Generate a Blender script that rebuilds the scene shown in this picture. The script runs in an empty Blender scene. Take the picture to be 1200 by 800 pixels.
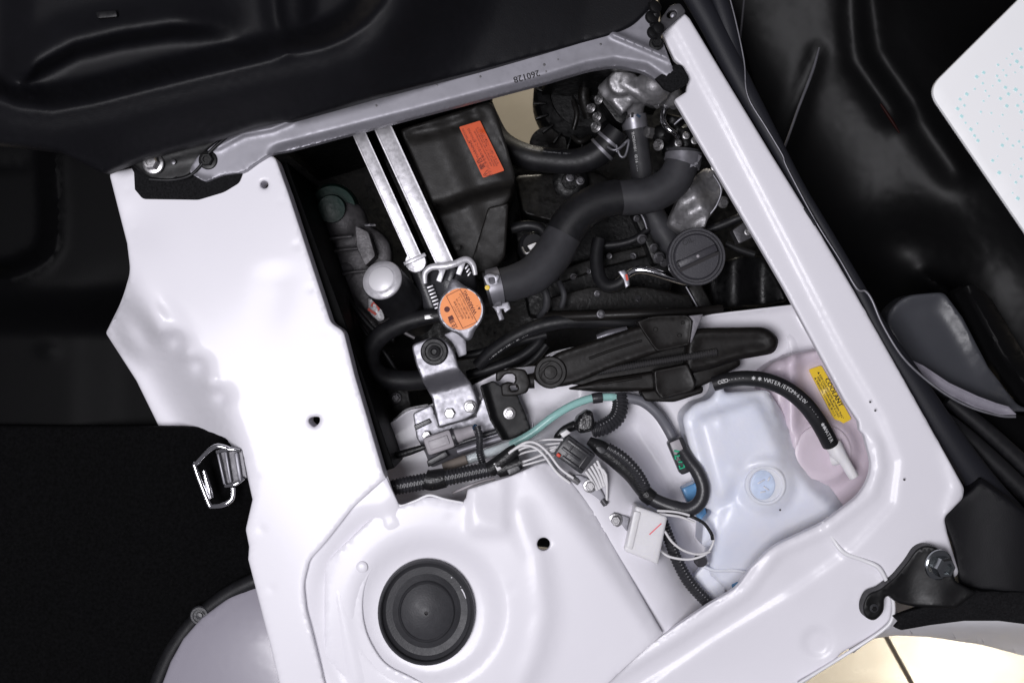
import bpy, bmesh, math, random
import numpy as np
from mathutils import Vector, Matrix
from mathutils.geometry import delaunay_2d_cdt

random.seed(7); rng = np.random.default_rng(7)
SC = bpy.context.scene
COL = SC.collection
H = 1.35                                   # camera height over the seat-frame plane (metres)

# ------------------------------------------------------------------ camera
cam = bpy.data.cameras.new('camera'); camo = bpy.data.objects.new('camera', cam); COL.objects.link(camo)
camo.location = (0, 0, H); camo.rotation_euler = (0, 0, 0)
cam.sensor_width = 36; cam.lens = 36 * H / 1.2
cam.clip_start = 0.05; cam.clip_end = 60
cam.dof.use_dof = True; cam.dof.focus_distance = H + 0.05; cam.dof.aperture_fstop = 7.0
SC.camera = camo

# ------------------------------------------------------------------ world and lamps
w = bpy.data.worlds.new('World'); SC.world = w; w.use_nodes = True
bg = w.node_tree.nodes['Background']; bg.inputs[0].default_value = (0.90, 0.88, 1.0, 1); bg.inputs[1].default_value = 0.115

def area(name, loc, target, size, power, color, sy=None):
    l = bpy.data.lights.new(name, 'AREA'); l.energy = power; l.color = color
    l.shape = 'RECTANGLE'; l.size = size; l.size_y = sy or size
    o = bpy.data.objects.new(name, l); COL.objects.link(o); o.location = loc
    o.rotation_euler = (Vector(target) - Vector(loc)).to_track_quat('-Z', 'Y').to_euler()
    return o
area('ceiling_lamp', (-0.55, -0.30, 2.35), (-0.05, 0.0, 0), 0.95, 53, (0.968, 0.953, 1.0), 0.8)
area('showroom_lamp', (1.57, -1.13, 1.28), (0.80, -0.575, -0.72), 0.40, 1.5, (1.0, 0.90, 0.72)).data.spread = math.radians(36)
def spot(name, loc, target, power, ang, color):
    l = bpy.data.lights.new(name, 'SPOT'); l.energy = power; l.color = color; l.spot_size = math.radians(ang); l.spot_blend = 0.5; l.shadow_soft_size = 0.08
    o = bpy.data.objects.new(name, l); COL.objects.link(o); o.location = loc
    o.rotation_euler = (Vector(target) - Vector(loc)).to_track_quat('-Z', 'Y').to_euler()
spot('under_car_fill', (0.1, 2.2, -0.25), (0.02, 0.42, -0.72), 230, 40, (1.0, 0.93, 0.80))  # added spot, stands in for showroom light spilling under the car
SC.view_settings.view_transform = 'Standard'; SC.view_settings.look = 'None'
SC.view_settings.exposure = 0.0; SC.view_settings.gamma = 1.0; SC.view_settings.use_curve_mapping = False
SC.render.engine = 'CYCLES'
SC.cycles.use_denoising = True; SC.cycles.max_bounces = 8
SC.render.resolution_x = 1024; SC.render.resolution_y = 682

# ------------------------------------------------------------------ helpers: a ray through a photo point met at a height
def K(z): return (H - z) / H
def P(x, y, z): k = K(z) / 1000.0; return Vector(((x - 600) * k, (400 - y) * k, z))
def R(r, z): return r * K(z) / 1000.0

# ------------------------------------------------------------------ materials
def mat(name, col, rough=0.5, metal=0.0, coat=0.0, bump=0.0, scale=300, var=0.0, vscale=8, spec=0.5, trans=0.0, sss=0.0, rvar=0.0, ior=1.45, col2=None, alpha=1.0, dist=0.001):
    m = bpy.data.materials.new(name); m.use_nodes = True; nt = m.node_tree; b = nt.nodes['Principled BSDF']
    b.inputs['Base Color'].default_value = (*col, 1); b.inputs['Roughness'].default_value = rough
    b.inputs['Metallic'].default_value = metal; b.inputs['Coat Weight'].default_value = coat; b.inputs['Coat Roughness'].default_value = 0.15
    b.inputs['Specular IOR Level'].default_value = spec; b.inputs['Transmission Weight'].default_value = trans; b.inputs['IOR'].default_value = ior
    if sss:
        b.inputs['Subsurface Weight'].default_value = sss; b.inputs['Subsurface Radius'].default_value = (0.012, 0.012, 0.014); b.inputs['Subsurface Scale'].default_value = 1.0
    if alpha < 1: b.inputs['Alpha'].default_value = alpha
    tc = nt.nodes.new('ShaderNodeTexCoord')
    g = nt.nodes.new('ShaderNodeNewGeometry')
    if var or col2:
        n = nt.nodes.new('ShaderNodeTexNoise'); n.inputs['Scale'].default_value = vscale; n.inputs['Detail'].default_value = 5; n.inputs['Roughness'].default_value = 0.6
        nt.links.new(g.outputs['Position'], n.inputs['Vector'])
        r = nt.nodes.new('ShaderNodeValToRGB'); c2 = col2 or tuple(min(1, c * (1 + var)) for c in col); c1 = col if col2 else tuple(c * (1 - var) for c in col)
        r.color_ramp.elements[0].position = 0.32; r.color_ramp.elements[1].position = 0.68
        r.color_ramp.elements[0].color = (*c1, 1); r.color_ramp.elements[1].color = (*c2, 1)
        nt.links.new(n.outputs['Fac'], r.inputs['Fac']); nt.links.new(r.outputs['Color'], b.inputs['Base Color'])
    if rvar:
        n = nt.nodes.new('ShaderNodeTexNoise'); n.inputs['Scale'].default_value = vscale * 4; n.inputs['Detail'].default_value = 6
        nt.links.new(g.outputs['Position'], n.inputs['Vector'])
        mr = nt.nodes.new('ShaderNodeMapRange'); mr.inputs['From Min'].default_value = 0.3; mr.inputs['From Max'].default_value = 0.7
        mr.inputs['To Min'].default_value = max(0.02, rough - rvar); mr.inputs['To Max'].default_value = min(1, rough + rvar)
        nt.links.new(n.outputs['Fac'], mr.inputs['Value']); nt.links.new(mr.outputs['Result'], b.inputs['Roughness'])
    if bump:
        n = nt.nodes.new('ShaderNodeTexNoise'); n.inputs['Scale'].default_value = scale; n.inputs['Detail'].default_value = 3
        nt.links.new(g.outputs['Position'], n.inputs['Vector'])
        bp = nt.nodes.new('ShaderNodeBump'); bp.inputs['Strength'].default_value = bump; bp.inputs['Distance'].default_value = dist
        nt.links.new(n.outputs['Fac'], bp.inputs['Height']); nt.links.new(bp.outputs['Normal'], b.inputs['Normal'])
    return m
M = dict(
    paint=mat('white_paint', (0.80, 0.785, 0.835), 0.46, spec=0.45, coat=0.24, bump=0.10, scale=340, var=0.012, vscale=6, dist=0.0006),
    greypaint=mat('primer_grey_paint', (0.60, 0.595, 0.63), 0.4, coat=0.25, bump=0.05, scale=220),
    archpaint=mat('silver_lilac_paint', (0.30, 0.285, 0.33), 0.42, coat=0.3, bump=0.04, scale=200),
    plastic=mat('black_grained_plastic', (0.005, 0.005, 0.0065), 0.50, spec=0.22, bump=0.5, scale=900, var=0.15, vscale=20, dist=0.0004),
    plastic2=mat('black_smooth_plastic', (0.007, 0.007, 0.008), 0.38, spec=0.4, bump=0.15, scale=500, var=0.2, vscale=30, rvar=0.1, dist=0.0004),
    trim=mat('black_trim_plastic', (0.0018, 0.0018, 0.0021), 0.50, spec=0.06, bump=0.5, scale=900, dist=0.0004),
    carpet=mat('black_carpet', (0.0026, 0.0026, 0.0029), 0.9, bump=1.0, scale=900, spec=0.08, var=0.5, vscale=250),
    gloss=mat('gloss_black_panel', (0.004, 0.004, 0.0043), 0.40, spec=0.13, rvar=0.02, vscale=3, bump=0.05, scale=30),
    sheengloss=mat('sheen_grey_plastic', (0.050, 0.052, 0.060), 0.32, rvar=0.04, bump=0.08, scale=300),
    greyplastic=mat('charcoal_plastic', (0.014, 0.013, 0.0122), 0.48, spec=0.34, bump=0.3, scale=600, var=0.15, vscale=25, rvar=0.08, dist=0.0004),
    rubber=mat('black_rubber', (0.009, 0.009, 0.0105), 0.50, spec=0.4, bump=0.3, scale=700, var=0.25, vscale=40, rvar=0.08, dist=0.0004),
    greyrubber=mat('dusty_grey_rubber', (0.034, 0.034, 0.038), 0.58, spec=0.4, bump=0.3, scale=800, var=0.2, vscale=40, rvar=0.06, dist=0.0004),
    felt=mat('black_felt', (0.012, 0.012, 0.013), 0.95, bump=1.0, scale=1500, var=0.5, vscale=500, spec=0.1),
    seal=mat('weatherstrip_rubber', (0.012, 0.0125, 0.017), 0.55, spec=0.35, bump=0.2, scale=600),
    alu=mat('brushed_aluminium', (0.27, 0.265, 0.295), 0.48, metal=0.35, bump=0.15, scale=140, var=0.10, vscale=25, rvar=0.08, dist=0.0004),
    rad=mat('radiator_aluminium', (0.60, 0.59, 0.62), 0.40, metal=0.4, bump=0.5, scale=120, var=0.14, vscale=60, rvar=0.12, dist=0.0006),
    cast=mat('cast_aluminium', (0.26, 0.255, 0.265), 0.46, metal=0.6, bump=0.5, scale=260, var=0.25, vscale=45, rvar=0.14, dist=0.0008),
    darkcast=mat('dull_cast_metal', (0.10, 0.095, 0.10), 0.5, metal=0.3, bump=0.6, scale=260, var=0.35, vscale=40, rvar=0.12, dist=0.0008),
    steel=mat('galvanised_steel', (0.23, 0.227, 0.25), 0.42, metal=0.6, bump=0.07, scale=120, var=0.10, vscale=30, rvar=0.10, dist=0.0005),
    zinc=mat('zinc_plated_bolt', (0.32, 0.315, 0.32), 0.36, metal=0.85, bump=0.3, scale=300, var=0.15, vscale=120, rvar=0.1, dist=0.0004),
    chrome=mat('bright_chrome', (0.78, 0.78, 0.80), 0.10, metal=1.0, bump=0.1, scale=80),
    jack=mat('black_jack_enamel', (0.0085, 0.0074, 0.0068), 0.46, spec=0.28, bump=0.25, scale=260, var=0.2, vscale=40, rvar=0.08, dist=0.0004),
    engine=mat('dark_engine_metal', (0.0042, 0.0042, 0.0046), 0.42, metal=0.0, spec=0.28, bump=0.5, scale=200, var=0.4, vscale=30, rvar=0.15),
    engine2=mat('dark_engine_steel', (0.0065, 0.006, 0.0056), 0.45, metal=0.0, spec=0.26, bump=0.4, scale=220, var=0.35, vscale=25, rvar=0.15),  # near-black tone, slightly mottled
    green=mat('dark_green_casting', (0.006, 0.028, 0.021), 0.4, bump=0.3, scale=200),
    fins=mat('radiator_fins', (0.02, 0.02, 0.021), 0.6, bump=0.5, scale=600),
    orange=mat('orange_sticker', (0.66, 0.085, 0.014), 0.45, bump=0.1, scale=300, var=0.05, vscale=60),
    caporange=mat('cap_orange_print', (0.90, 0.28, 0.06), 0.45, var=0.04, vscale=60, bump=0.1),
    yellow=mat('yellow_sticker', (0.82, 0.56, 0.03), 0.40, var=0.04, vscale=50, bump=0.1),
    ink=mat('black_ink', (0.012, 0.010, 0.012), 0.6),
    orangeink=mat('dark_red_ink', (0.10, 0.012, 0.008), 0.6),
    redink=mat('red_ink', (0.65, 0.06, 0.03), 0.5),
    whiteink=mat('white_ink', (0.62, 0.62, 0.62), 0.6),
    greyink=mat('grey_ink', (0.22, 0.22, 0.23), 0.6),
    greenink=mat('green_paint_mark', (0.01, 0.42, 0.22), 0.5),
    tank=mat('milky_tank_plastic', (0.82, 0.82, 0.88), 0.36, coat=0.1, sss=0.4, bump=0.25, scale=160, col2=(0.72, 0.76, 0.88), vscale=9, dist=0.0008),
    tankcap=mat('blue_tank_cap', (0.60, 0.69, 0.87), 0.35, sss=0.3, var=0.1, vscale=60),
    pink=mat('pinkish_reservoir_plastic', (0.68, 0.595, 0.665), 0.36, sss=0.3, bump=0.2, scale=160, col2=(0.62, 0.53, 0.605), vscale=9, dist=0.0008),
    bluefluid=mat('blue_tank_window', (0.10, 0.25, 0.45), 0.25, var=0.15, vscale=40),
    teal=mat('clear_teal_tube', (0.42, 0.72, 0.68), 0.15, trans=0.35, bump=0.05, ior=1.35),
    clear=mat('clear_tube', (0.78, 0.84, 0.86), 0.15, trans=0.4, ior=1.35),
    greyconn=mat('grey_nylon', (0.36, 0.34, 0.36), 0.42, bump=0.2, scale=400, var=0.06, vscale=60),
    whiteconn=mat('natural_nylon', (0.76, 0.75, 0.77), 0.38, sss=0.4, bump=0.15, scale=300, var=0.03, vscale=40),
    blackconn=mat('black_nylon', (0.028, 0.028, 0.032), 0.35, bump=0.2, scale=500, var=0.15, vscale=60),
    wire=mat('white_wire', (0.72, 0.71, 0.72), 0.40, var=0.04, vscale=80),
    bluewire=mat('blue_wire', (0.010, 0.035, 0.075), 0.40),
    lid=mat('overexposed_lid_metal', (0.80, 0.79, 0.82), 0.45, metal=0.15, bump=0.1),
    tape=mat('black_cloth_tape', (0.010, 0.010, 0.011), 0.36, bump=0.9, scale=420, rvar=0.12, dist=0.0008),
    brown=mat('taupe_sleeve', (0.17, 0.145, 0.125), 0.7, bump=0.5, scale=500),
    card=mat('white_card', (0.93, 0.935, 0.94), 0.5),
    cyan=mat('cyan_print', (0.52, 0.84, 0.84), 0.5),
    tile=mat('beige_floor_tile', (0.46, 0.41, 0.33), 0.32, coat=0.2, var=0.10, vscale=6, rvar=0.06, bump=0.1, scale=60),
    grout=mat('dark_grout', (0.10, 0.085, 0.07), 0.9),
    blackmetal=mat('black_bracket_enamel', (0.006, 0.006, 0.0065), 0.48, spec=0.3, bump=0.25, scale=260, rvar=0.1, dist=0.0005),
    dustblack=mat('greyish_latch_steel', (0.09, 0.088, 0.095), 0.4, metal=0.6, bump=0.3, scale=200, rvar=0.1),
    sealant=mat('white_seam_sealer', (0.82, 0.815, 0.84), 0.35, coat=0.3, bump=0.2, scale=90),
)

# ------------------------------------------------------------------ object helpers
ORG = {}
def reg(o, org, parent):
    COL.objects.link(o); ORG[o.name] = Vector(org)
    if parent is not None:
        o.parent = parent; o.location = Vector(org) - ORG[parent.name]
    else: o.location = org
def tag(o, label, cat, group=None, kind=None):
    o['label'] = label
    if cat: o['category'] = cat
    if group: o['group'] = group
    if kind: o['kind'] = kind
    return o
def thing(name, label, cat, org, group=None):
    o = bpy.data.objects.new(name, None); o.empty_display_size = 0.02; reg(o, org, None); return tag(o, label, cat, group)
def obj(name, bm, m, parent=None, smooth=True, sharp=40, recalc=True):
    if recalc: bmesh.ops.recalc_face_normals(bm, faces=bm.faces)
    me = bpy.data.meshes.new(name)
    vs = np.array([v.co for v in bm.verts]) if len(bm.verts) else np.zeros((1, 3))
    if parent is not None: org = ORG[parent.name].copy()
    else: org = Vector(((vs[:, 0].min() + vs[:, 0].max()) / 2, (vs[:, 1].min() + vs[:, 1].max()) / 2, vs[:, 2].min()))
    bm.transform(Matrix.Translation(-org))
    if smooth:
        a = math.radians(sharp)
        for f in bm.faces: f.smooth = True
        for e in bm.edges:
            if len(e.link_faces) == 2 and e.calc_face_angle(0) > a: e.smooth = False
    bm.to_mesh(me); bm.free()
    me.materials.append(M[m] if isinstance(m, str) else m)
    o = bpy.data.objects.new(name, me); reg(o, org, parent); return o

def poly(pts, step=6, closed=True):
    """corner-filleted, resampled outline in photo points: (x, y) or (x, y, corner radius)"""
    n = len(pts); out = []
    for i, p in enumerate(pts):
        c = np.array(p[:2], float); r = p[2] if len(p) > 2 else 0
        if r and (closed or 0 < i < n - 1):
            a = np.array(pts[i - 1][:2], float) - c; b = np.array(pts[(i + 1) % n][:2], float) - c
            la, lb = np.linalg.norm(a), np.linalg.norm(b); r = min(r, la * .48, lb * .48)
            pa, pb = c + a / la * r, c + b / lb * r
            k = max(3, int(r / 3) + 2)
            for j in range(k + 1):
                t = j / k; out.append((1 - t) ** 2 * pa + 2 * t * (1 - t) * c + t * t * pb)
        else: out.append(c)
    res = []
    m = len(out)
    for i in range(m if closed else m - 1):
        a, b = out[i], out[(i + 1) % m]; d = np.linalg.norm(b - a)
        if d < 1e-6: continue
        k = max(1, int(math.ceil(d / step)))
        for j in range(k): res.append(a + (b - a) * j / k)
    if not closed: res.append(out[-1])
    return np.array(res)
def curve(pts, n=10, closed=False):
    """Catmull-Rom through points of any dimension"""
    p = [np.array(q, float) for q in pts]; out = []; L = len(p)
    for i in range(L if closed else L - 1):
        g = (lambda k: p[k % L]) if closed else (lambda k: p[min(max(k, 0), L - 1)])
        a, b, c, d = g(i - 1), g(i), g(i + 1), g(i + 2)
        for j in range(n):
            t = j / n
            out.append(0.5 * ((2 * b) + (-a + c) * t + (2 * a - 5 * b + 4 * c - d) * t * t + (-a + 3 * b - 3 * c + d) * t ** 3))
    if not closed: out.append(p[-1])
    return np.array(out)
def circ(x, y, r, n=28, ry=None, rot=0):
    t = np.arange(n) / n * 2 * math.pi; ry = ry or r; c, s = math.cos(rot), math.sin(rot)
    u, v = r * np.cos(t), ry * np.sin(t)
    return np.stack([x + u * c - v * s, y + u * s + v * c], 1)
def sdist(X, Y, line, closed=False):
    """distance to a polyline, and the side of it (+ right / - left in photo axes), and parameter"""
    L = np.array([q[:2] for q in line], float); A = L if closed else L[:-1]; B = np.roll(L, -1, 0) if closed else L[1:]
    best = np.full(X.shape, 1e9); side = np.zeros(X.shape); par = np.zeros(X.shape)
    for i, (a, b) in enumerate(zip(A, B)):
        d = b - a; l2 = max(1e-9, (d ** 2).sum()); t = np.clip(((X - a[0]) * d[0] + (Y - a[1]) * d[1]) / l2, 0, 1)
        dx, dy = X - a[0] - t * d[0], Y - a[1] - t * d[1]; q = np.hypot(dx, dy); k = q < best
        best = np.where(k, q, best); side = np.where(k, np.sign(d[0] * dy - d[1] * dx), side); par = np.where(k, i + t, par)
    return best, side, par
def inside(X, Y, L):
    r = np.zeros(X.shape, bool); x0, y0 = L[-1]
    for x1, y1 in L:
        if y0 != y1:
            c = ((y1 > Y) != (y0 > Y)) & (X < (x0 - x1) * (Y - y1) / (y0 - y1) + x1); r ^= c
        x0, y0 = x1, y1
    return r
def ss(x, a, b):
    t = np.clip((x - a) / (b - a), 0, 1); return t * t * (3 - 2 * t)
def dimples(X, Y, pts, r=3.6, dep=0.0006):
    return -sum(dep * (1 - ss(np.hypot(X - x, Y - y), r * .55, r)) for x, y in pts)
def gauss(d, w): return np.exp(-(d / w) ** 2)

def sheet_bm(outline, zf, holes=(), sp=8, fil=3, drop=None, skirt=0.012, relax=2):
    """a stamped sheet: outline in photo points, height field zf(X, Y, edge distance), rounded edge and folded-down skirt"""
    loops = [np.array(outline)] + [np.array(h) for h in holes]
    L0 = loops[0]; pts = []; edges = []; 
    for L in loops:
        b = len(pts); n = len(L); pts += [tuple(q) for q in L]; edges += [(b + i, b + (i + 1) % n) for i in range(n)]
    nb = len(pts)
    area2 = sum(L0[i][0] * L0[(i + 1) % len(L0)][1] - L0[(i + 1) % len(L0)][0] * L0[i][1] for i in range(len(L0)))
    extra = []
    if fil:
        for L in loops:
            T = np.roll(L, -1, 0) - np.roll(L, 1, 0); T /= np.maximum(1e-6, np.linalg.norm(T, axis=1))[:, None]
            N = np.stack([-T[:, 1], T[:, 0]], 1) * (1 if area2 > 0 else -1)
            for f in (0.2, 0.5, 1.0): extra.append((L + N * fil * f, fil * f * 0.85))
            if L is not L0:
                for f in (0.2, 0.5, 1.0): extra.append((L - N * fil * f, fil * f * 0.85))
    x0, y0 = L0.min(0); x1, y1 = L0.max(0)
    gx, gy = np.meshgrid(np.arange(x0, x1, sp), np.arange(y0, y1, sp * 0.87)); gx[1::2] += sp / 2
    G = np.stack([gx.ravel(), gy.ravel()], 1) + rng.uniform(-.12, .12, (gx.size, 2)) * sp
    extra.append((G, max(fil * 1.25, sp * 0.45)))
    for E, md in extra:
        X, Y = E[:, 0], E[:, 1]; ok = inside(X, Y, L0)
        for h in loops[1:]: ok &= ~inside(X, Y, h)
        for L in loops: ok &= sdist(X, Y, L, True)[0] >= md
        pts += [tuple(q) for q in E[ok]]
    r = delaunay_2d_cdt([Vector(p) for p in pts], edges, [], 0, 1e-4)
    V = np.array([(v.x, v.y) for v in r[0]]); F = [f for f in r[2]]
    C = np.array([V[list(f)].mean(0) for f in F]); ok = inside(C[:, 0], C[:, 1], L0)
    for h in loops[1:]: ok &= ~inside(C[:, 0], C[:, 1], h)
    D = np.full(len(V), 1e9)
    for L in loops: D = np.minimum(D, sdist(V[:, 0], V[:, 1], L, True)[0])
    z = zf(V[:, 0], V[:, 1], D) if callable(zf) else np.full(len(V), float(zf))
    if fil:
        dr = (fil / 1000.0) if drop is None else drop; t = np.clip(D / fil, 0, 1)
        z = z - dr * (1 - np.sqrt(np.clip(1 - (1 - t) ** 2, 0, 1)))
    bm = bmesh.new(); vs = [bm.verts.new(P(V[i, 0], V[i, 1], float(z[i]))) for i in range(len(V))]
    for f, o in zip(F, ok):
        if o and len(set(f)) == 3:
            try: bm.faces.new([vs[i] for i in f])
            except ValueError: pass
    for v in [v for v in bm.verts if not v.link_faces]: bm.verts.remove(v)
    bmesh.ops.recalc_face_normals(bm, faces=bm.faces)
    bm.faces.ensure_lookup_table()
    if sum(f.normal.z for f in bm.faces) < 0: bmesh.ops.reverse_faces(bm, faces=bm.faces)
    if relax:
        bm.verts.ensure_lookup_table(); bm.verts.index_update()
        inn = [v for v in bm.verts if not v.is_boundary]
        for _ in range(relax):
            nz = [0.5 * v.co.z + 0.5 * sum(e.other_vert(v).co.z for e in v.link_edges) / len(v.link_edges) for v in inn]
            for v, q in zip(inn, nz): v.co.z = q
    if skirt:
        be = [e for e in bm.edges if e.is_boundary]
        g = bmesh.ops.extrude_edge_only(bm, edges=be)['geom']
        for v in [q for q in g if isinstance(q, bmesh.types.BMVert)]: v.co.z -= skirt
    return bm
def sheet(name, outline, zf, m, parent=None, recalc=False, sharp=50, **k):
    return obj(name, sheet_bm(outline, zf, **k), m, parent, sharp=sharp, recalc=recalc)
def plate(name, pts, z, m, parent=None, th=0.003, fil=1, holes=(), step=6, sp=14, **k):
    return sheet(name, poly(pts, step), z, m, parent, fil=fil, skirt=th, holes=holes, sp=sp, **k)

class Path: pass
def mkpath(pts, n=8, smooth=True):
    """pts: (x, y, z, r) with r in photo points at that height -> world samples with radii"""
    q = curve(pts, n) if smooth and len(pts) > 2 else np.array(pts, float)
    o = Path(); o.p = [P(a[0], a[1], a[2]) for a in q]; o.r = [R(a[3], a[2]) for a in q]
    o.s = [0.0]
    for a, b in zip(o.p, o.p[1:]): o.s.append(o.s[-1] + (b - a).length)
    return o
def frames(p):
    n = len(p); T = []
    for i in range(n):
        t = p[min(i + 1, n - 1)] - p[max(i - 1, 0)]; T.append(t.normalized() if t.length > 1e-9 else Vector((0, 0, -1)))
    up = Vector((0, 0, 1)); 
    if abs(T[0].z) > 0.95: up = Vector((0, 1, 0))
    nrm = (up - T[0] * up.dot(T[0])).normalized(); out = []
    for t in T:
        nrm = (nrm - t * nrm.dot(t)); nrm = nrm.normalized() if nrm.length > 1e-6 else Vector((1, 0, 0))
        if abs(t.z) < 0.9:                                     # keep the upper side on top
            u = (Vector((0, 0, 1)) - t * t.z).normalized(); nrm = (nrm * 0.5 + u * 0.5).normalized(); nrm = (nrm - t * nrm.dot(t)).normalized()
        out.append((t, nrm, nrm.cross(t)))
    return out
def tube_bm(path, seg=16, flat=1.0, cap=True, bm=None, rad=None):
    bm = bm or bmesh.new(); fr = frames(path.p); rings = []
    for i, (c, (t, u, s)) in enumerate(zip(path.p, fr)):
        r = (rad or path.r)[i]
        rings.append([bm.verts.new(c + s * (r * math.cos(a)) + u * (r * flat * math.sin(a))) for a in [2 * math.pi * k / seg for k in range(seg)]])
    for A, B in zip(rings, rings[1:]):
        for k in range(seg): bm.faces.new((A[k], A[(k + 1) % seg], B[(k + 1) % seg], B[k]))
    if cap:
        bm.faces.new(rings[0][::-1]); bm.faces.new(rings[-1])
    return bm
def tube(name, pts, m, parent=None, n=8, seg=16, flat=1.0, smooth=True, sharp=50):
    pa = mkpath(pts, n, smooth); o = obj(name, tube_bm(pa, seg, flat), m, parent, sharp=sharp); o_path[o.name] = pa; return o
o_path = {}
def resample(pa, ds):
    n = max(2, int(pa.s[-1] / ds)); o = Path(); o.p = []; o.r = []; o.s = []
    S = np.array(pa.s); A = np.array([list(v) for v in pa.p]); Rr = np.array(pa.r)
    for i in range(n + 1):
        s = pa.s[-1] * i / n; o.p.append(Vector([float(np.interp(s, S, A[:, k])) for k in range(3)])); o.r.append(float(np.interp(s, S, Rr))); o.s.append(s)
    return o
def conduit(name, pts, m, parent=None, pitch=0.0042, depth=0.14, seg=14, slit=None):
    """corrugated split conduit: ribs are real geometry"""
    pa = resample(mkpath(pts, 10), pitch / 4); rad = []
    for i, r in enumerate(pa.r): rad.append(r * (1.0, 1.0, 1 - depth, 1 - depth)[i % 4])
    o = obj(name, tube_bm(pa, seg, rad=rad), m, parent, sharp=25); o_path[o.name] = pa
    if slit:                                                     # glints painted as grey blocks where the ribs meet the slit edge
        b = bmesh.new(); fr = frames(pa.p)
        for i in range(8, len(pa.p) - 8, 4):
            t, u, s = fr[i]; c = pa.p[i] + (u * 0.985 * math.cos(slit) + s * 0.985 * math.sin(slit)) * pa.r[i]
            bx(b, c + t * pitch * .3, (pitch * .26, 0.0016, 0.0008), rot=Matrix((t, s, u)).transposed())
        obj('slit_glints', b, 'greyink', o)['kind'] = 'stuff'
    return o
def band_bm(pa, s0, s1, grow=0.0015, th=0.0016, seg=28):
    q = resample(pa, 0.002); idx = [i for i, s in enumerate(q.s) if s0 <= s <= s1]
    o = Path(); o.p = [q.p[i] for i in idx]; o.r = [q.r[i] + grow for i in idx]; fr = frames(o.p); bm = bmesh.new(); rings = []
    def ring(c, f, r): t, u, s = f; return [bm.verts.new(c + s * r * math.cos(2 * math.pi * k / seg) + u * r * math.sin(2 * math.pi * k / seg)) for k in range(seg)]
    rings.append(ring(o.p[0], fr[0], o.r[0] - grow))
    rings += [ring(c, f, r + th) for c, f, r in zip(o.p, fr, o.r)]
    rings.append(ring(o.p[-1], fr[-1], o.r[-1] - grow))
    for A, B in zip(rings, rings[1:]):
        for k in range(seg): bm.faces.new((A[k], A[(k + 1) % seg], B[(k + 1) % seg], B[k]))
    return bm
def at_path(pa, s):
    q = resample(pa, 0.002); i = min(range(len(q.s)), key=lambda k: abs(q.s[k] - s)); return q.p[i], frames(q.p)[i], q.r[i]

def bx(bm, c, size, rot=None, bev=0.0):
    b = bmesh.new() if bev else bm
    r = bmesh.ops.create_cube(b, size=1.0); vs = r['verts']
    mt = Matrix.Translation(Vector(c)) @ (rot.to_4x4() if rot is not None else Matrix()) @ Matrix.Diagonal((*size, 1))
    bmesh.ops.transform(b, matrix=mt, verts=vs)
    if bev:
        bmesh.ops.bevel(b, geom=list(b.edges), offset=bev, segments=2, affect='EDGES', profile=0.5)
        add(bm, b)
    return bm
def add(bm, b):
    me = bpy.data.meshes.new('t'); b.to_mesh(me); b.free(); bm.from_mesh(me); bpy.data.meshes.remove(me)
def lathe(bm, base, axis, prof, seg=32):
    """profile [(radius, height)] turned about axis from base"""
    a = Vector(axis).normalized(); u = a.orthogonal().normalized(); v = a.cross(u); rings = []
    for r, h in prof:
        c = Vector(base) + a * h
        rings.append([bm.verts.new(c + (u * math.cos(2 * math.pi * k / seg) + v * math.sin(2 * math.pi * k / seg)) * max(r, 1e-5)) for k in range(seg)])
    for A, B in zip(rings, rings[1:]):
        for k in range(seg): bm.faces.new((A[k], A[(k + 1) % seg], B[(k + 1) % seg], B[k]))
    bm.faces.new(rings[0][::-1]); bm.faces.new(rings[-1]); return bm
def turned(name, base, axis, prof, m, parent=None, seg=36, sharp=35):
    return obj(name, lathe(bmesh.new(), base, axis, prof, seg), m, parent, sharp=sharp)
def bolt(parent, x, y, z, r, m='zinc', axis=(0, 0, 1), name='bolt', washer=True, recess=False, h=0.7, rot=0.3):
    """hex flange bolt, r = flange radius in photo points"""
    c = P(x, y, z); r = R(r, z); bm = bmesh.new(); a = Vector(axis).normalized()
    if washer: lathe(bm, c, a, [(r, 0), (r, r * .14), (r * .92, r * .2), (r * .66, r * .26)], 28)
    hr = r * (0.70 if washer else 0.95); u = a.orthogonal().normalized(); u = Matrix.Rotation(rot, 3, a) @ u; v = a.cross(u); b0 = r * .2 if washer else 0; rings = []
    for rr, hh in ((hr, b0), (hr, b0 + r * h * .8), (hr * .84, b0 + r * h), (hr * .55, b0 + r * h), (hr * .48, b0 + r * h * (.72 if recess else .93)), (0.0001, b0 + r * h * (.72 if recess else .93))):
        rings.append([bm.verts.new(c + a * hh + (u * math.cos(k * math.pi / 3) + v * math.sin(k * math.pi / 3)) * rr) for k in range(6)])
    for A, B in zip(rings, rings[1:]):
        for k in range(6): bm.faces.new((A[k], A[(k + 1) % 6], B[(k + 1) % 6], B[k]))
    return obj(name, bm, m, parent, sharp=20)

# text ------------------------------------------------------------------
def text_bm(s, size, align='CENTER'):
    cu = bpy.data.curves.new('t', 'FONT'); cu.body = s; cu.size = size; cu.align_x = align; cu.align_y = 'CENTER'; cu.resolution_u = 2
    o = bpy.data.objects.new('t', cu); me = bpy.data.meshes.new_from_object(o)
    b = bmesh.new(); b.from_mesh(me); bpy.data.meshes.remove(me); bpy.data.objects.remove(o); bpy.data.curves.remove(cu); return b
def put_text(bm, s, x, y, z, size, ang, align='CENTER', bold=0.0, tilt=None):
    for dx in ((0,) if not bold else (-bold, 0, bold)):
        b = text_bm(s, R(size, z), align)
        b.transform(Matrix.Translation(P(x, y, z) + Vector((0, 0, 0.00005 * dx / (bold or 1)))) @ Matrix.Rotation(math.radians(ang), 4, 'Z') @ Matrix.Translation((R(dx, z), 0, 0)))
        add(bm, b)
    return bm
GL = {}
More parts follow.
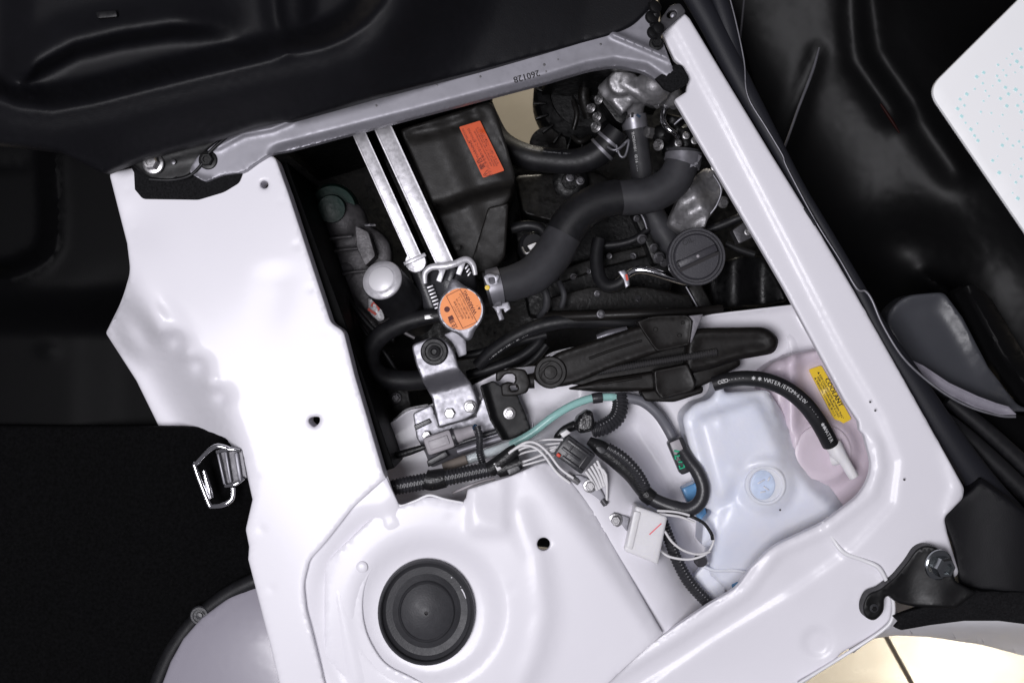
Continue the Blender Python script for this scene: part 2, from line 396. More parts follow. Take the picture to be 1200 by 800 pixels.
def hose_text(o, s, size, s0, roll, m, gap=1.0, h=None):
    """printing laid round the hose surface, letter by letter"""
    pa = resample(o_path[o.name], 0.001); fr = frames(pa.p); bm = bmesh.new(); pos = s0
    for ch in s:
        if ch != ' ':
            if ch not in GL:
                b = text_bm(ch, 1.0); me = bpy.data.meshes.new('g'); b.to_mesh(me); b.free(); GL[ch] = me
            i = min(len(pa.p) - 1, int(pos / pa.s[-1] * (len(pa.p) - 1)))
            t, u, sd = fr[i]; r = pa.r[i] + 0.00025; c = pa.p[i]; side = sd
            b = bmesh.new(); b.from_mesh(GL[ch])
            for v in b.verts:
                a = roll + v.co.y * size / r
                v.co = c + t * (v.co.x * size) + (u * math.cos(a) + side * math.sin(a)) * r
            add(bm, b)
        pos += size * 0.62 * gap
        if pos > pa.s[-1]: break
    return obj('lettering', bm, m, o, smooth=False, recalc=False)

# ================================================================== the setting
# showroom floor: tiles with a recessed joint, far below the car
FZ = -0.72
def floor_pt(x, y): return P(x, y, FZ)
bm = bmesh.new(); bx(bm, (0, 0, FZ - 0.032), (9, 9, 0.04)); fl = obj('floor', bm, 'grout'); fl['kind'] = 'structure'; fl['label'] = 'beige tiled showroom floor under the car'
j0, j1 = floor_pt(1038, 745), floor_pt(1071, 805); d = (j1 - j0).normalized(); nrm = Vector((-d.y, d.x, 0))
TS = 0.6; tb = bmesh.new(); bx(tb, (0, 0, 0), (TS - 0.007, TS - 0.007, 0.012), bev=0.0012)
tme = bpy.data.meshes.new('tile'); tb.to_mesh(tme); tb.free(); tme.materials.append(M['tile'])
rotm = math.atan2(d.y, d.x)
for i in range(-3, 4):
    for j in range(-4, 4):
        c = j0 + nrm * (TS * (i + 0.5)) + d * (TS * (j + 0.42))
        if abs(c.x) < 1.9 and abs(c.y) < 1.5:
            o = bpy.data.objects.new('tile', tme); COL.objects.link(o); o.parent = fl; ORG[o.name] = Vector(); o.location = Vector((c.x, c.y, FZ - 0.006)) - ORG[fl.name]; o.rotation_euler = (0, 0, rotm)

# ---- white car body: one thing, its pressings are parts
body = thing('white_van', 'white painted van bodywork framing the open engine bay', 'van', (0, 0, -0.30))

# riser panel under the seat, left of the bay
BEND = [(128, 195), (134, 240), (150, 300), (158, 340), (176, 372), (215, 400), (238, 440), (258, 470), (276, 520), (288, 570), (284, 625), (296, 690), (340, 815)]
def z_riser(X, Y, D):
    d, s, t = sdist(X, Y, BEND); left = (s > 0); sd = d * s
    fl_ = ss(Y, 290, 370) * (1 - ss(Y, 520, 600))
    z = -0.108 * fl_ * ss(sd, -14, 58)
    # pleats pressed into the flange and the wrinkles along the bend
    a = (X - 130) * 0.80 + (Y - 380) * -0.60; b = (X - 130) * 0.60 + (Y - 380) * 0.80
    z += 0.010 * np.sin(a / 6.5 + 0.6) * gauss(b - 30, 24) * gauss(a - 22, 34) * ss(X, 126, 140)
    z += -0.014 * gauss(np.hypot(X - 206, Y - 398), 9) - 0.014 * gauss(np.hypot(X - 234, Y - 428), 9) - 0.012 * gauss(np.hypot(X - 260, Y - 464), 9)
    z += 0.010 * gauss(np.hypot(X - 184, Y - 388), 9) + 0.010 * gauss(np.hypot(X - 218, Y - 414), 8) + 0.008 * gauss(np.hypot(X - 246, Y - 448), 8)
    z += dimples(X, Y, [(330 + k * 17, 236 + k * 51) for k in range(6)] + [(300, 560), (306, 620), (318, 690), (150, 222), (158, 268)])
    # shallow pressings of the top
    z += -0.0010 * ss(X, 270, 300) * ss(Y, 300, 330) * (1 - ss(Y, 345, 420)) * gauss(X - 322, 22)
    z += -0.003 * gauss(np.hypot(X - 160, Y - 262), 30)
    z += 0.0015 * np.sin(X / 61.0 + 1) * np.sin(Y / 83.0)
    return z
ol = poly([(128, 203, 5), (160, 196), (322, 182, 8), (338, 226), (388, 378, 5), (403, 388, 5), (416, 440), (449, 552, 4), (452, 560), (443, 568), (415, 593, 8), (382, 635, 8), (363, 656, 6), (356, 684, 8), (359, 714), (384, 812), (330, 812), (318, 760), (300, 690), (291, 655), (292, 640), (288, 620, 3), (296, 585), (287, 545), (283, 535), (230, 530), (188, 503), (160, 446), (124, 390, 3), (143, 352, 14), (153, 318, 10), (149, 285), (140, 250)])
heart = poly([(362, 490, 3), (367, 488, 2), (375, 488, 3), (375, 495, 3), (368, 501, 3), (362, 495, 2)], 2)
sheet('seat_riser_panel', ol, z_riser, 'paint', body, holes=[circ(310, 216.5, 4.6, 20), heart], sp=3.6, fil=3, relax=2, skirt=0.03)

# ring pressing round the strut tower
def z_ring(X, Y, D):
    r = np.hypot(X - 500, Y - 717)
    z = -0.0065 - 0.005 * ss(r, 150, 118) + dimples(X, Y, [(378, 668), (372, 716), (386, 764), (408, 622), (440, 592), (446, 634)])
    z += -0.004 * gauss(r - 122, 9) * (1 - ss(Y, 640, 700)) * 0.6
    z += 0.003 * gauss(sdist(X, Y, [(395, 690), (405, 740), (418, 800)])[0], 8)
    return z + 0.006 * gauss(np.hypot(X - 455, Y - 606), 20)
ol = poly([(340, 812), (330, 700), (345, 640), (400, 590), (440, 558), (452, 557), (468, 592, 6), (475, 612), (476, 630, 10), (464, 640, 8), (440, 660, 14), (427, 685, 16), (424, 715, 16), (430, 745, 16), (450, 778, 16), (498, 800), (530, 812)])
moon = circ(424, 664, 6.5, 24)
sheet('strut_ring_panel', ol, z_ring, 'paint', body, sp=6, fil=2, skirt=0.004)
turned('plug', P(424, 664, -0.0080), (0, 0, 1), [(0.0068, 0), (0.0068, 0.0012), (0.0058, 0.0020), (0.003, 0.0024), (0.0001, 0.0024)], 'paint', body)

# strut tower top
def z_tower(X, Y, D):
    r = np.hypot((X - 502), (Y - 716))
    z = -0.0155 + dimples(X, Y, [(655, 566), (686, 606), (712, 650), (738, 696), (758, 730), (560, 590), (580, 606), (530, 606), (700, 770), (740, 752), (600, 690), (560, 780)])
    z += 0.006 * ss(r, 68, 92) * (1 - ss(r, 120, 165))                       # raised collar
    z += -0.004 * (1 - ss(r, 52, 100))                                         # dished centre
    d, s, t = sdist(X, Y, [(600, 520), (633, 566), (690, 646), (747, 727), (790, 790)])
    z += np.where(s < 0, -0.026 * ss(d, -2, 45), 0) - 0.0 * d                 # falls away to the right
    d2, s2, _ = sdist(X, Y, [(612, 600), (632, 650), (638, 720), (628, 766), (606, 815)])
    z += 0.003 * gauss(d2, 10)                                                 # long pressed bead
    z += 0.004 * ss(-np.abs(X - 572), -26, -18) * ss(-np.abs(Y - 592), -36, -28)   # weld tab
    z += 0.0012 * np.sin(X / 40.0) * np.sin(Y / 57.0)
    return z
ol = poly([(440, 602), (466, 594), (503, 581, 8), (541, 590, 3), (546, 583), (548, 573, 2), (600, 557, 4), (628, 545), (640, 541, 3), (660, 552), (692, 592, 8), (735, 668), (777, 742), (700, 812), (420, 812), (380, 770), (380, 660)])
sheet('strut_tower_panel', ol, z_tower, 'paint', body, holes=[circ(637, 637, 7.6, 26), circ(500, 716, 47, 40)], relax=4, sp=4, fil=2, skirt=0.006)
# welt along the tower's back edge
tube('edge_welt', [(453, 558, -0.012, 1.6), (460, 577, -0.012, 1.6), (468, 592, -0.012, 1.7), (486, 587, -0.012, 1.7), (503, 580, -0.012, 1.7), (522, 585, -0.012, 1.7), (543, 589, -0.012, 1.6)], 'sealant', body, n=5, seg=8)

# inner fender floor: the white wall and shelf below jack and wiring
EDGE = [(628, 535), (692, 592), (735, 668), (777, 745), (830, 830)]
def z_fender(X, Y, D):
    d, s, t = sdist(X, Y, EDGE); d = np.where((s < 0) | (Y < 545), d, 0)
    z = -0.036 - 0.075 * ss(d, 0, 95) - 0.055 * ss(Y, 556, 522) * ss(X, 720, 660)
    z = z - 0.05 * ss(Y, 520, 470) * ss(X, 640, 560); z = np.where(X < 636, np.minimum(z, -0.036 - 0.13 * ss(X, 636, 590) * ss(Y, 620, 575)), z)
    z += -0.02 * gauss(sdist(X, Y, [(742, 500), (790, 575), (830, 660)])[0], 14)          # groove
    z += 0.012 * gauss(sdist(X, Y, [(700, 520), (748, 600), (790, 690)])[0], 22)
    z = np.maximum(z, -0.145) + 0.008 * gauss(D, 5) * (Y < 520)
    return z + 0.002 * np.sin(X / 31.0) * np.sin(Y / 37.0)
ol = poly([(415, 530), (440, 506), (464, 491, 6), (478, 480, 6), (500, 476), (560, 448), (592, 432), (634, 428, 4), (645, 415, 4), (666, 410), (720, 400), (762, 388), (832, 368), (935, 356), (1060, 560), (1000, 640), (870, 730), (760, 770), (640, 600), (540, 612), (440, 620)])
sheet('inner_fender', ol, z_fender, 'paint', body, sp=5, fil=3, skirt=0.02)
tube('edge_welt', [(634, 430, -0.172, 2), (643, 417, -0.170, 2.2), (664, 410, -0.168, 2.2), (690, 406, -0.168, 2)], 'sealant', body, n=6, seg=8)
tube('edge_welt', [(440, 507, -0.178, 2.0), (464, 491, -0.176, 2.2), (478, 480, -0.174, 2.2), (502, 475, -0.172, 2)], 'sealant', body, n=6, seg=8)
# pressing with a turned-up lip behind the reservoirs
def z_back(X, Y, D): return -0.118 + 0.010 * gauss(sdist(X, Y, [(921, 384), (924, 400), (931, 420)])[0], 3.5) + 0.008 * ss(X, 918, 930) * ss(Y, 384, 392)
sheet('rear_wall_panel', poly([(826, 372), (930, 357), (1010, 500), (960, 520), (900, 440), (850, 430)]), z_back, 'paint', body, sp=5, fil=2, skirt=0.01)
turned('plug', P(894, 372, -0.118), (0, 0, 1), [(0.011, 0), (0.011, 0.0012), (0.0095, 0.002), (0.005, 0.0016), (0.0001, 0.0016)], 'paint', body)

# rail and door sill: one pressing round the right and lower right of the bay
INNER = [(792, 120), (920, 340), (1006, 494), (1020, 525), (1023, 548), (1014, 574), (965, 612), (905, 640), (868, 688), (780, 745), (690, 800)]
CREASE = [(770, 0), (840, 130), (905, 255), (985, 410), (1032, 490), (1052, 540), (1046, 590), (1000, 640), (930, 690), (840, 745), (740, 812)]
def z_rail(X, Y, D):
    d, s, t = sdist(X, Y, CREASE)                               # inner strip lies lower than the outer rail
    z = 0.010 * np.where(s < 0, 1, 0) * ss(d, -4, 9) 
    z = 0.0045 * ss(-d * s, -5, 6)
    di, si, ti = sdist(X, Y, INNER)
    z = z + 0.004 * gauss(di - 9, 5) * ss(Y, 500, 520)
    z = z - 0.040 * ss(Y, 600, 810) * ss(X, 1120, 800)          # the sill falls towards the wheel house
    dz, sz, tz = sdist(X, Y, [(963, 610), (975, 630), (990, 648), (1015, 656), (1032, 666), (1041, 684)])
    z = z + np.where(sz > 0, -0.004 * ss(dz, 0, 5) * (1 - ss(dz, 40, 90)), 0)
    rc = np.hypot(X - 958, Y - 752); z = z - 0.003 * (1 - ss(rc, 14, 18))
    z = z + 0.0035 * gauss(sdist(X, Y, [(1108, 520), (1122, 570), (1112, 600)])[0], 7)
    z = z + 0.004 * gauss(sdist(X, Y, [(1042, 590), (1000, 640), (1040, 720)])[0], 40) * 0
    z = z + dimples(X, Y, [(858, 200), (900, 275), (945, 352), (1090, 540), (1086, 600), (900, 725), (850, 756), (1000, 700), (790, 790)])
    return z + 0.001 * np.sin(X / 47.0) * np.sin(Y / 39.0)
ol = poly([(776, 40), (800, 14, 6), (808, 22), (850, 92), (905, 183), (960, 272), (1000, 340), (1062, 450), (1130, 572, 5), (1128, 584, 4), (1106, 606, 6), (1110, 625), (1124, 672, 6), (1100, 690), (1062, 690, 10), (1048, 694, 8), (1046, 710, 8), (1044, 735, 4), (1012, 750), (985, 765), (975, 778), (936, 804), (930, 815), (660, 815), (690, 797), (778, 743, 10), (830, 708), (864, 688, 10), (880, 665), (905, 640, 14), (965, 612, 10), (1010, 578, 16), (1023, 548, 18), (1012, 508, 6), (1007, 504, 2), (1006, 494, 2), (990, 470), (920, 340), (790, 117, 3), (804, 108), (807, 92, 5), (798, 77, 4), (790, 70)])
sheet('door_sill_rail', ol, z_rail, 'paint', body, sp=3.6, fil=3, relax=3, skirt=0.008)
tube('seam_bead', [(964, 611, -0.004, 2), (976, 631, -0.004, 2.6), (989, 647, -0.001, 2.8), (1012, 656, 0.002, 2.6), (1030, 665, 0.006, 2.6), (1040, 683, 0.006, 2.4)], 'sealant', body, n=6, seg=10)
tube('seam_bead', [(976, 741, -0.013, 1.6), (978, 756, -0.013, 1.8), (973, 769, -0.016, 1.8), (956, 782, -0.018, 1.6)], 'sealant', body, n=6, seg=8)
tube('seam_bead', [(935, 801, -0.012, 2), (985, 770, -0.008, 2.2), (1034, 738, 0.002, 2.2), (1046, 722, 0.004, 2.4), (1046, 702, 0.006, 2.4), (1040, 693, 0.006, 2.0)], 'sealant', body, n=6, seg=8)
turned('plug', P(958, 752, -0.0200), (0, 0, 1), [(0.016, 0), (0.016, 0.002), (0.0145, 0.0032), (0.004, 0.0034), (0.0001, 0.0034)], 'paint', body)
for (x, y) in ((1020, 471), (1026, 481), (1060, 562)):
    turned('paint_speck', P(x, y, 0.0104), (0, 0, 1), [(0.0011, -0.002), (0.0010, 0.0003), (0.0001, 0.0006)], 'ink', body, seg=8)

# grey outer sill curving down to the floor
def z_osill(X, Y, D): return -0.045 - 0.10 * ss(Y, 728, 768)
sheet('outer_sill', poly([(1000, 765), (1046, 722), (1100, 712), (1215, 705), (1215, 772), (1150, 755), (1090, 746), (1050, 744), (1022, 748)]), z_osill, 'greypaint', body, sp=6, fil=2, skirt=0.06)

# wheel arch at the lower left
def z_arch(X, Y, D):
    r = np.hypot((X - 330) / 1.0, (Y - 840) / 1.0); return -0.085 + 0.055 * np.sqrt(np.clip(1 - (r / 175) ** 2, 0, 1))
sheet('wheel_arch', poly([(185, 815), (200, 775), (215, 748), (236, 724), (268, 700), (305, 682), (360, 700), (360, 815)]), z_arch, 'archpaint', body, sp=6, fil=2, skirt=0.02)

# wall of the bay under the riser edge and dark frame member
bay = thing('engine_bay_tray', 'black undertray and walls closing the engine bay from below', 'undertray', (0, 0, -0.46))
sheet('tray', poly([(60, 60), (568, 60), (574, 130), (598, 172), (622, 190), (640, 150), (640, 60), (1000, 60), (1050, 420), (1000, 600), (840, 660), (420, 620), (240, 420)], 14), lambda X, Y, D: -0.42 + 0.012 * np.sin(X / 33.) * np.sin(Y / 41.), 'engine', bay, sp=16, fil=3, skirt=0.02)
plate('side_wall', [(326, 190), (336, 190), (410, 392), (462, 548), (450, 552)], -0.034, 'trim', bay, th=0.30)  # shade below the riser edge put in as black colour
plate('front_wall', [(326, 160), (575, 90), (575, 96), (326, 172)], -0.05, 'engine', bay, th=0.30)
plate('rear_wall', [(640, 60), (800, 70), (800, 78), (640, 70)], -0.05, 'engine', bay, th=0.30)

# ================================================================== black trim round the bay
# lifted seat, its underside towards us
R2 = [(-20, 108), (20, 124), (60, 128), (110, 119), (200, 96), (300, 72), (378, 54), (405, 43), (428, 26), (446, 4), (460, -20)]
R1 = [(10, 95), (40, 74), (85, 50), (140, 37), (200, 28), (250, 29), (275, 34)]
RAILTOP = [(-20, 190), (130, 204), (262, 160), (340, 135), (560, 78), (700, 42), (770, -10)]
def z_seat(X, Y, D):
    d2, s2, _ = sdist(X, Y, R2); d2 = d2 * s2                     # + below the ridge
    z = 0.120 - 0.075 * ss(d2, -2, 130) - 0.030 * np.clip((d2 - 30) / 200, 0, 1)
    z = z - 0.050 * ss(-d2, 2, 26)
    d1, s1, _ = sdist(X, Y, R1); m = ss(X, 0, 40) * (1 - ss(X, 200, 300))
    z = z + np.where((d2 < 0), 0.040 * m * np.where(s1 < 0, 1 - 0.35 * ss(d1, 0, 40), 1 - ss(d1, -3, 22)), 0) * ss(-d2, 6, 34)
    z = z + np.where(d2 < 0, 0.014 * gauss(sdist(X, Y, [(318, -20), (322, 20), (332, 56)])[0], 9), 0)
    z = z - np.where(d2 < 0, 0.02 * ss(X, 345, 375) * ss(-d2, 5, 30), 0)
    z = z + np.where(d2 > 0, 0.010 * ss(X, 400, 470) * gauss(d2 - 18, 26), 0)
    return z + 0.006 * gauss(d2, 7)
seat = thing('lifted_seat', 'black grained plastic underside of the lifted seat along the upper edge', 'seat', P(300, 80, 0.02))
sheet('seat_shell', poly([(-15, -15), (775, -15), (762, 10, 6), (742, 30, 10), (715, 42), (640, 62), (560, 83), (440, 114), (340, 142, 8), (331, 141), (300, 147), (262, 160), (160, 188), (122, 204, 6), (70, 178), (-15, 168)]), z_seat, 'plastic', seat, sp=4, fil=4, relax=7, skirt=0.012)
plate('slot_clip', [(112, 14, 2), (136, 12, 2), (138, 20, 2), (114, 22, 2)], 0.109, 'plastic2', seat, th=0.006)

# aluminium cross rail carrying the seat
rail = thing('seat_cross_rail', 'grey aluminium cross rail stamped 260128 along the seat edge', 'rail', P(500, 140, 0.0))
LOW = [(225, 209), (262, 205), (285, 201), (302, 189), (320, 179), (335, 176), (480, 139), (640, 97), (690, 82), (720, 77), (755, 83), (775, 97)]
def z_crail(X, Y, D):
    d, s, t = sdist(X, Y, LOW)
    z = 0.012 - 0.012 * np.clip((9.5 - d) / 9.5, 0, 1) * ss(X, 310, 335)
    z = z + 0.005 * gauss(sdist(X, Y, [(719, 40), (750, 53), (787, 69)])[0], 3.5)
    dd, sd_, _ = sdist(X, Y, [(719, 40), (750, 53), (787, 69)]); z = z - np.where(sd_ < 0, 0.004 * ss(dd, 1, 5), 0) * ss(X, 715, 725)
    r = np.hypot(X - 244, Y - 188); z = z + 0.0025 * gauss(r - 24, 3) * (X < 250)
    z = z + 0.004 * gauss(sdist(X, Y, [(255, 172), (285, 156), (318, 150), (340, 141)])[0], 4)
    return z
sheet('rail', poly([(221, 202, 5), (230, 184, 10), (262, 158), (340, 124), (560, 66), (700, 30), (745, 22), (760, 8), (772, 35), (778, 52), (786, 74), (790, 83), (773, 96), (755, 84, 8), (722, 77, 10), (690, 82, 8), (640, 97), (480, 139), (337, 177, 4), (318, 180, 6), (301, 190, 6), (285, 202, 5), (262, 205), (240, 213, 3)]), z_crail, 'alu', rail, sp=2.6, fil=1, relax=1, skirt=0.012)
b = bmesh.new(); put_text(b, '260128', 617, 89.5, 0.0126, 10.6, 196, bold=0.2); obj('lettering', b, 'ink', rail, smooth=False, recalc=False)
bolt(rail, 244, 188, 0.012, 11, 'blackmetal', recess=True)
bolt(rail, 769, 51, 0.012, 8.5, 'blackmetal')
for (x, y, r) in ((441, 124, 1.6), (512, 100, 1.2), (563, 90, 1.5), (638, 76, 1.8), (654, 70, 1.2), (704, 52, 1.6), (640, 84, 1.2)):
    turned('metal_scar', P(x, y, 0.0118), (0.2, 0.1, 1), [(R(r, 0), 0), (R(r * .8, 0), 0.0006), (0.0001, 0.0009)], 'zinc', rail, seg=9)

felt = sheet('felt_pad', poly([(150, 190), (157, 202), (158, 222), (167, 233, 3), (232, 234, 3), (262, 225, 4), (280, 214, 4), (284, 203), (240, 192), (200, 184)]), 0.0045, 'felt', fil=2, skirt=0.0035, sp=8)
tag(felt, 'black felt pad under the left end of the cross rail', 'pad')
felt = sheet('felt_pad', poly([(768, 92), (790, 76), (799, 76, 3), (808, 93, 3), (805, 99, 3), (787, 108), (778, 104)]), 0.0115, 'felt', fil=2, skirt=0.006, sp=8)
tag(felt, 'black felt pad under the right end of the cross rail', 'pad')

br = thing('seat_hinge_bracket', 'black steel hinge bracket with shiny nut at the left rail end', 'bracket', P(190, 190, 0.005))
plate('bracket_plate', [(152, 191, 4), (210, 172), (268, 158, 2), (246, 172, 10), (234, 190, 10), (222, 206, 8), (190, 213, 8), (172, 207, 6)], lambda X, Y, D: 0.010 + 0.006 * ss(Y - (-0.27 * (X - 160) + 206), 0, -14), 'blackmetal', br, th=0.006, fil=2, sp=5)
bolt(br, 180, 192, 0.0155, 12.5, 'zinc', h=1.1)
turned('rivet', P(203, 190, 0.0155), (0, 0, 1), [(0.0032, 0), (0.003, 0.0012), (0.0001, 0.0018)], 'dustblack', br, seg=14)
tube('edge_cable', [(175, 210, 0.014, 1.8), (200, 211, 0.014, 1.8), (222, 206, 0.014, 1.8), (236, 193, 0.014, 2), (246, 178, 0.016, 2), (266, 160, 0.018, 2)], 'rubber', br, n=6, seg=10)

br = thing('seat_latch_bracket', 'small grey bracket with hole at the top end of the white rail', 'bracket', P(785, 20, 0.0))
plate('bracket_plate', [(773, 24, 4), (786, 6, 4), (797, 4, 3), (804, 14, 3), (779, 37, 2), (775, 40)], 0.014, 'dustblack', br, th=0.010, holes=[circ(787, 17, 6.2, 18, 4.2, -0.5)], sp=6)
turned('pin', P(788.5, 19, 0.004), (0, 0, 1), [(0.0035, 0), (0.0035, 0.004), (0.0001, 0.006)], 'steel', br, seg=14)
sp = tube('spring_arm', [(764, 2, 0.03, 5), (768, 14, 0.03, 5.5), (766, 26, 0.026, 5.5), (770, 36, 0.022, 5), (772, 46, 0.018, 3)], 'blackmetal', br, n=6, seg=10)
for (x, y, z) in ((768, 8, 0.034), (764, 20, 0.032), (772, 33, 0.028), (766, 38, 0.024)):
    turned('coil', P(x, y, z), (0.5, 0.3, 1), [(0.007, -0.004), (0.0078, -0.002), (0.0078, 0.001), (0.005, 0.003), (0.0001, 0.0032)], 'blackmetal', br, seg=16)

# interior trim left of the riser
trim = thing('interior_trim', 'black plastic trim panel with a pocket left of the white riser', 'trim', P(60, 330, -0.14))
def z_trim(X, Y, D):
    r = sdist(X, Y, [(-30, 324), (20, 318), (48, 304), (60, 288), (62, 250), (58, 180)]); d = r[0] * r[1]
    z = -0.07 - 0.05 * ss(Y, 330, 400) - 0.03 * ss(-d, 0, 9) + 0.010 * gauss(d - 3, 6)
    z = z + 0.006 * gauss(np.hypot((X - 58) / 1.6, Y - 410), 6) - 0.012 * ss(X, 80, 150) * ss(Y, 300, 380)
    return z - 0.010 * ss(np.abs(Y - 191), 3, 0) * (X < 40)
sheet('trim_panel', poly([(-15, 150), (150, 150), (160, 260), (162, 320), (155, 360), (140, 395), (172, 450), (205, 510), (205, 545), (-15, 545)]), z_trim, 'trim', trim, sp=7, fil=2, skirt=0.01)

carpet = thing('floor_carpet', 'black carpet mat filling the lower left footwell', 'carpet', P(120, 640, -0.16))
def z_carp(X, Y, D): return -0.078 + 0.006 * np.sin(X / 71.) * np.sin(Y / 93.) - 0.02 * ss(X, 200, 60) + 0.058 * ss(X, 215, 275) * ss(Y, 490, 515) * (1 - ss(Y, 560, 640))
sheet('carpet_pile', poly([(-15, 498), (245, 500, 30), (280, 520, 14), (296, 556, 10), (299, 590), (294, 625), (304, 690), (240, 730), (190, 815), (-15, 815)]), z_carp, 'carpet', carpet, sp=8, fil=6, skirt=0.015)
seal = thing('arch_seal', 'black rubber seal curving round the silver wheel arch', 'seal', P(230, 730, -0.13))
tube('seal_strip', [(178, 820, -0.072, 10), (196, 775, -0.071, 10), (214, 745, -0.070, 9.5), (236, 720, -0.069, 9), (268, 696, -0.067, 9.5), (300, 680, -0.065, 10), (318, 674, -0.065, 10)], 'rubber', seal, seg=14)
turned('clip', P(235, 720, -0.064), (0, 0, 1), [(0.012, 0), (0.012, 0.004), (0.0105, 0.006), (0.008, 0.006), (0.0075, 0.0045), (0.0045, 0.0045), (0.004, 0.007), (0.0001, 0.0075)], 'blackconn', seal, seg=24)

# chrome seat striker
st = thing('seat_striker', 'chrome wire striker loop at the left edge of the white riser', 'striker', P(260, 560, -0.1))
lp = [(271, 527), (252, 523), (231, 542), (229, 548), (244, 588), (249, 593), (262, 591), (272, 584), (273, 571)]
tube('wire_loop', [(x, y, 0.000 - 0.004 * (i > 1) * (i < 6), 3.0) for i, (x, y) in enumerate(lp)], 'chrome', st, n=6, seg=12)
for (x0, y0, x1, y1, wd) in ((256, 531, 264, 567, 3.0), (265, 529, 271, 565, 3.4), (277, 530, 282, 562, 4.5)):
    a, c = P(x0, y0, 0.0), P(x1, y1, 0.0); t = (c - a).normalized(); rt = Matrix((t, Vector((-t.y, t.x, 0)), Vector((0, 0, 1)))).transposed()
    b = bmesh.new(); bx(b, (a + c) / 2, ((c - a).length, R(wd, 0), 0.008), rt, bev=0.0012); obj('clamp_bar', b, 'steel', st)
plate('base_plate', [(254, 528, 2), (284, 526, 2), (290, 560, 2), (264, 570, 2)], -0.003, 'dustblack', st, th=0.02)
tube('end_bar', [(254, 530, 0.0, 2.2), (268, 526, 0.002, 2.2), (281, 528, 0.0, 2)], 'chrome', st, n=4, seg=10)
tube('end_bar', [(264, 569, 0.0, 2.4), (276, 567, 0.002, 2.4), (286, 560, 0.0, 2)], 'chrome', st, n=4, seg=10)
tube('loop_highlight', [(239, 551, -0.008, 3.0), (244, 568, -0.008, 4.4), (248, 583, -0.008, 3)], 'chrome', st, n=5, seg=12)  # inner highlight of the wire loop built as a bright piece

# ---- right side: weather seal, door and its gloss black lining
ws = thing('weather_seal', 'dark rubber weather seal running along the white rail', 'seal', P(1000, 340, -0.06))
tube('seal_bulb', [(806, -20, -0.012, 15), (832, 26, -0.012, 14), (866, 92, -0.012, 12.5), (912, 175, -0.012, 8.5), (938, 222, -0.012, 7), (966, 268, -0.012, 6.5), (1006, 338, -0.012, 8), (1034, 392, -0.014, 11), (1072, 450, -0.018, 14), (1112, 512, -0.022, 16), (1158, 575, -0.03, 18), (1215, 640, -0.04, 20)], 'seal', ws, seg=18, flat=0.8)
tube('seal_lip', [(836, -20, -0.01, 10), (850, 20, -0.01, 10), (862, 62, -0.012, 8), (874, 100, -0.014, 6), (896, 142, -0.016, 4)], 'seal', ws, seg=14, flat=0.7)
for k, (dx, dy, zz) in enumerate(((22, -8, -0.05), (44, -16, -0.065))):
    tube('seal_fold', [(1066 + dx, 462 + dy + 22, zz, 7), (1104 + dx, 506 + dy + 8, zz, 10), (1150 + dx, 556 + dy, zz, 11), (1225 + dx, 630 + dy, zz, 12)], 'rubber', ws, seg=14)
plate('seal_clip', [(940, 245, 1), (945, 243, 1), (957, 262, 1), (953, 266, 1)], 0.004, 'seal', ws, th=0.008)

plate('gap_backing', [(770, -20), (850, -20), (900, 150), (1010, 335), (1060, 420), (1120, 475), (1225, 490), (1225, 720), (1100, 690), (1060, 560), (960, 380), (780, 70)], -0.10, 'trim', ws, th=0.01)  # added dark backing, keeps the gaps beside the seal black
door = thing('door_lining', 'gloss black door lining with a moulded pocket right of the weather seal', 'door', P(1060, 280, -0.25))
def z_door(X, Y, D):
    d, s, t = sdist(X, Y, [(800, -20), (960, 250), (1100, 500), (1215, 660)])
    z = -0.20 + 0.05 * ss(d, 20, 190) + 0.25 * ss(d, 150, 420) 
    z = z - 0.02 * gauss(np.hypot((X - 1030) / 1.2, (Y - 160)), 120)
    z = z + 0.008 * gauss(sdist(X, Y, [(958, 60), (935, 120), (917, 182)])[0], 8)
    z = z + 0.016 * gauss(sdist(X, Y, [(1000, -20), (1008, 70), (1050, 130)])[0], 16)
    z = z - 0.012 * gauss(sdist(X, Y, [(1015, -20), (1020, 60), (1120, 200)])[0], 18)
    d3, s3, _ = sdist(X, Y, [(1085, 330), (1112, 345), (1150, 420), (1195, 475)])
    z = z - 0.035 * gauss(d3, 9) + 0.022 * gauss(sdist(X, Y, [(1124, 346), (1146, 388), (1176, 450)])[0], 9)
    z = z - 0.04 * gauss(np.hypot((X - 1060) / 1.5, Y - 300), 50)
    return z
sheet('lining', poly([(826, -20), (1220, -20), (1220, 500), (1150, 492), (1100, 458), (1060, 410), (1020, 360), (960, 262), (900, 160), (868, 90)]), z_door, 'gloss', door, relax=6, sp=6, fil=4, skirt=0.02)
def z_pocket(X, Y, D):
    return -0.10 + 0.014 * np.sqrt(np.clip(1 - ((X - 1105) / 75) ** 2 - ((Y - 420) / 95) ** 2, 0, 1)) + 0.01 * gauss(D, 12)
sheet('pocket', poly([(1034, 372, 18), (1058, 346, 16), (1106, 342, 8), (1128, 372), (1158, 430), (1192, 474, 6), (1212, 482, 4), (1150, 482, 10), (1112, 468, 12), (1072, 434, 12)]), z_pocket, 'sheengloss', door, sp=5, fil=3, relax=6, skirt=0.03)  # paler grey stands for the lit sheen of the glossy lining
sheet('pocket_side', poly([(1116, 343, 6), (1140, 330, 8), (1162, 350), (1215, 440), (1215, 484), (1196, 472), (1160, 424), (1130, 368)]), lambda X, Y, D: -0.092 + 0.03 * ss(sdist(X, Y, [(1116, 343), (1160, 424), (1210, 490)])[0], 0, 26) - 0.05 * ss(sdist(X, Y, [(1116, 343), (1160, 424), (1210, 490)])[0], 18, 46), 'gloss', door, sp=5, fil=3, relax=4, skirt=0.02)
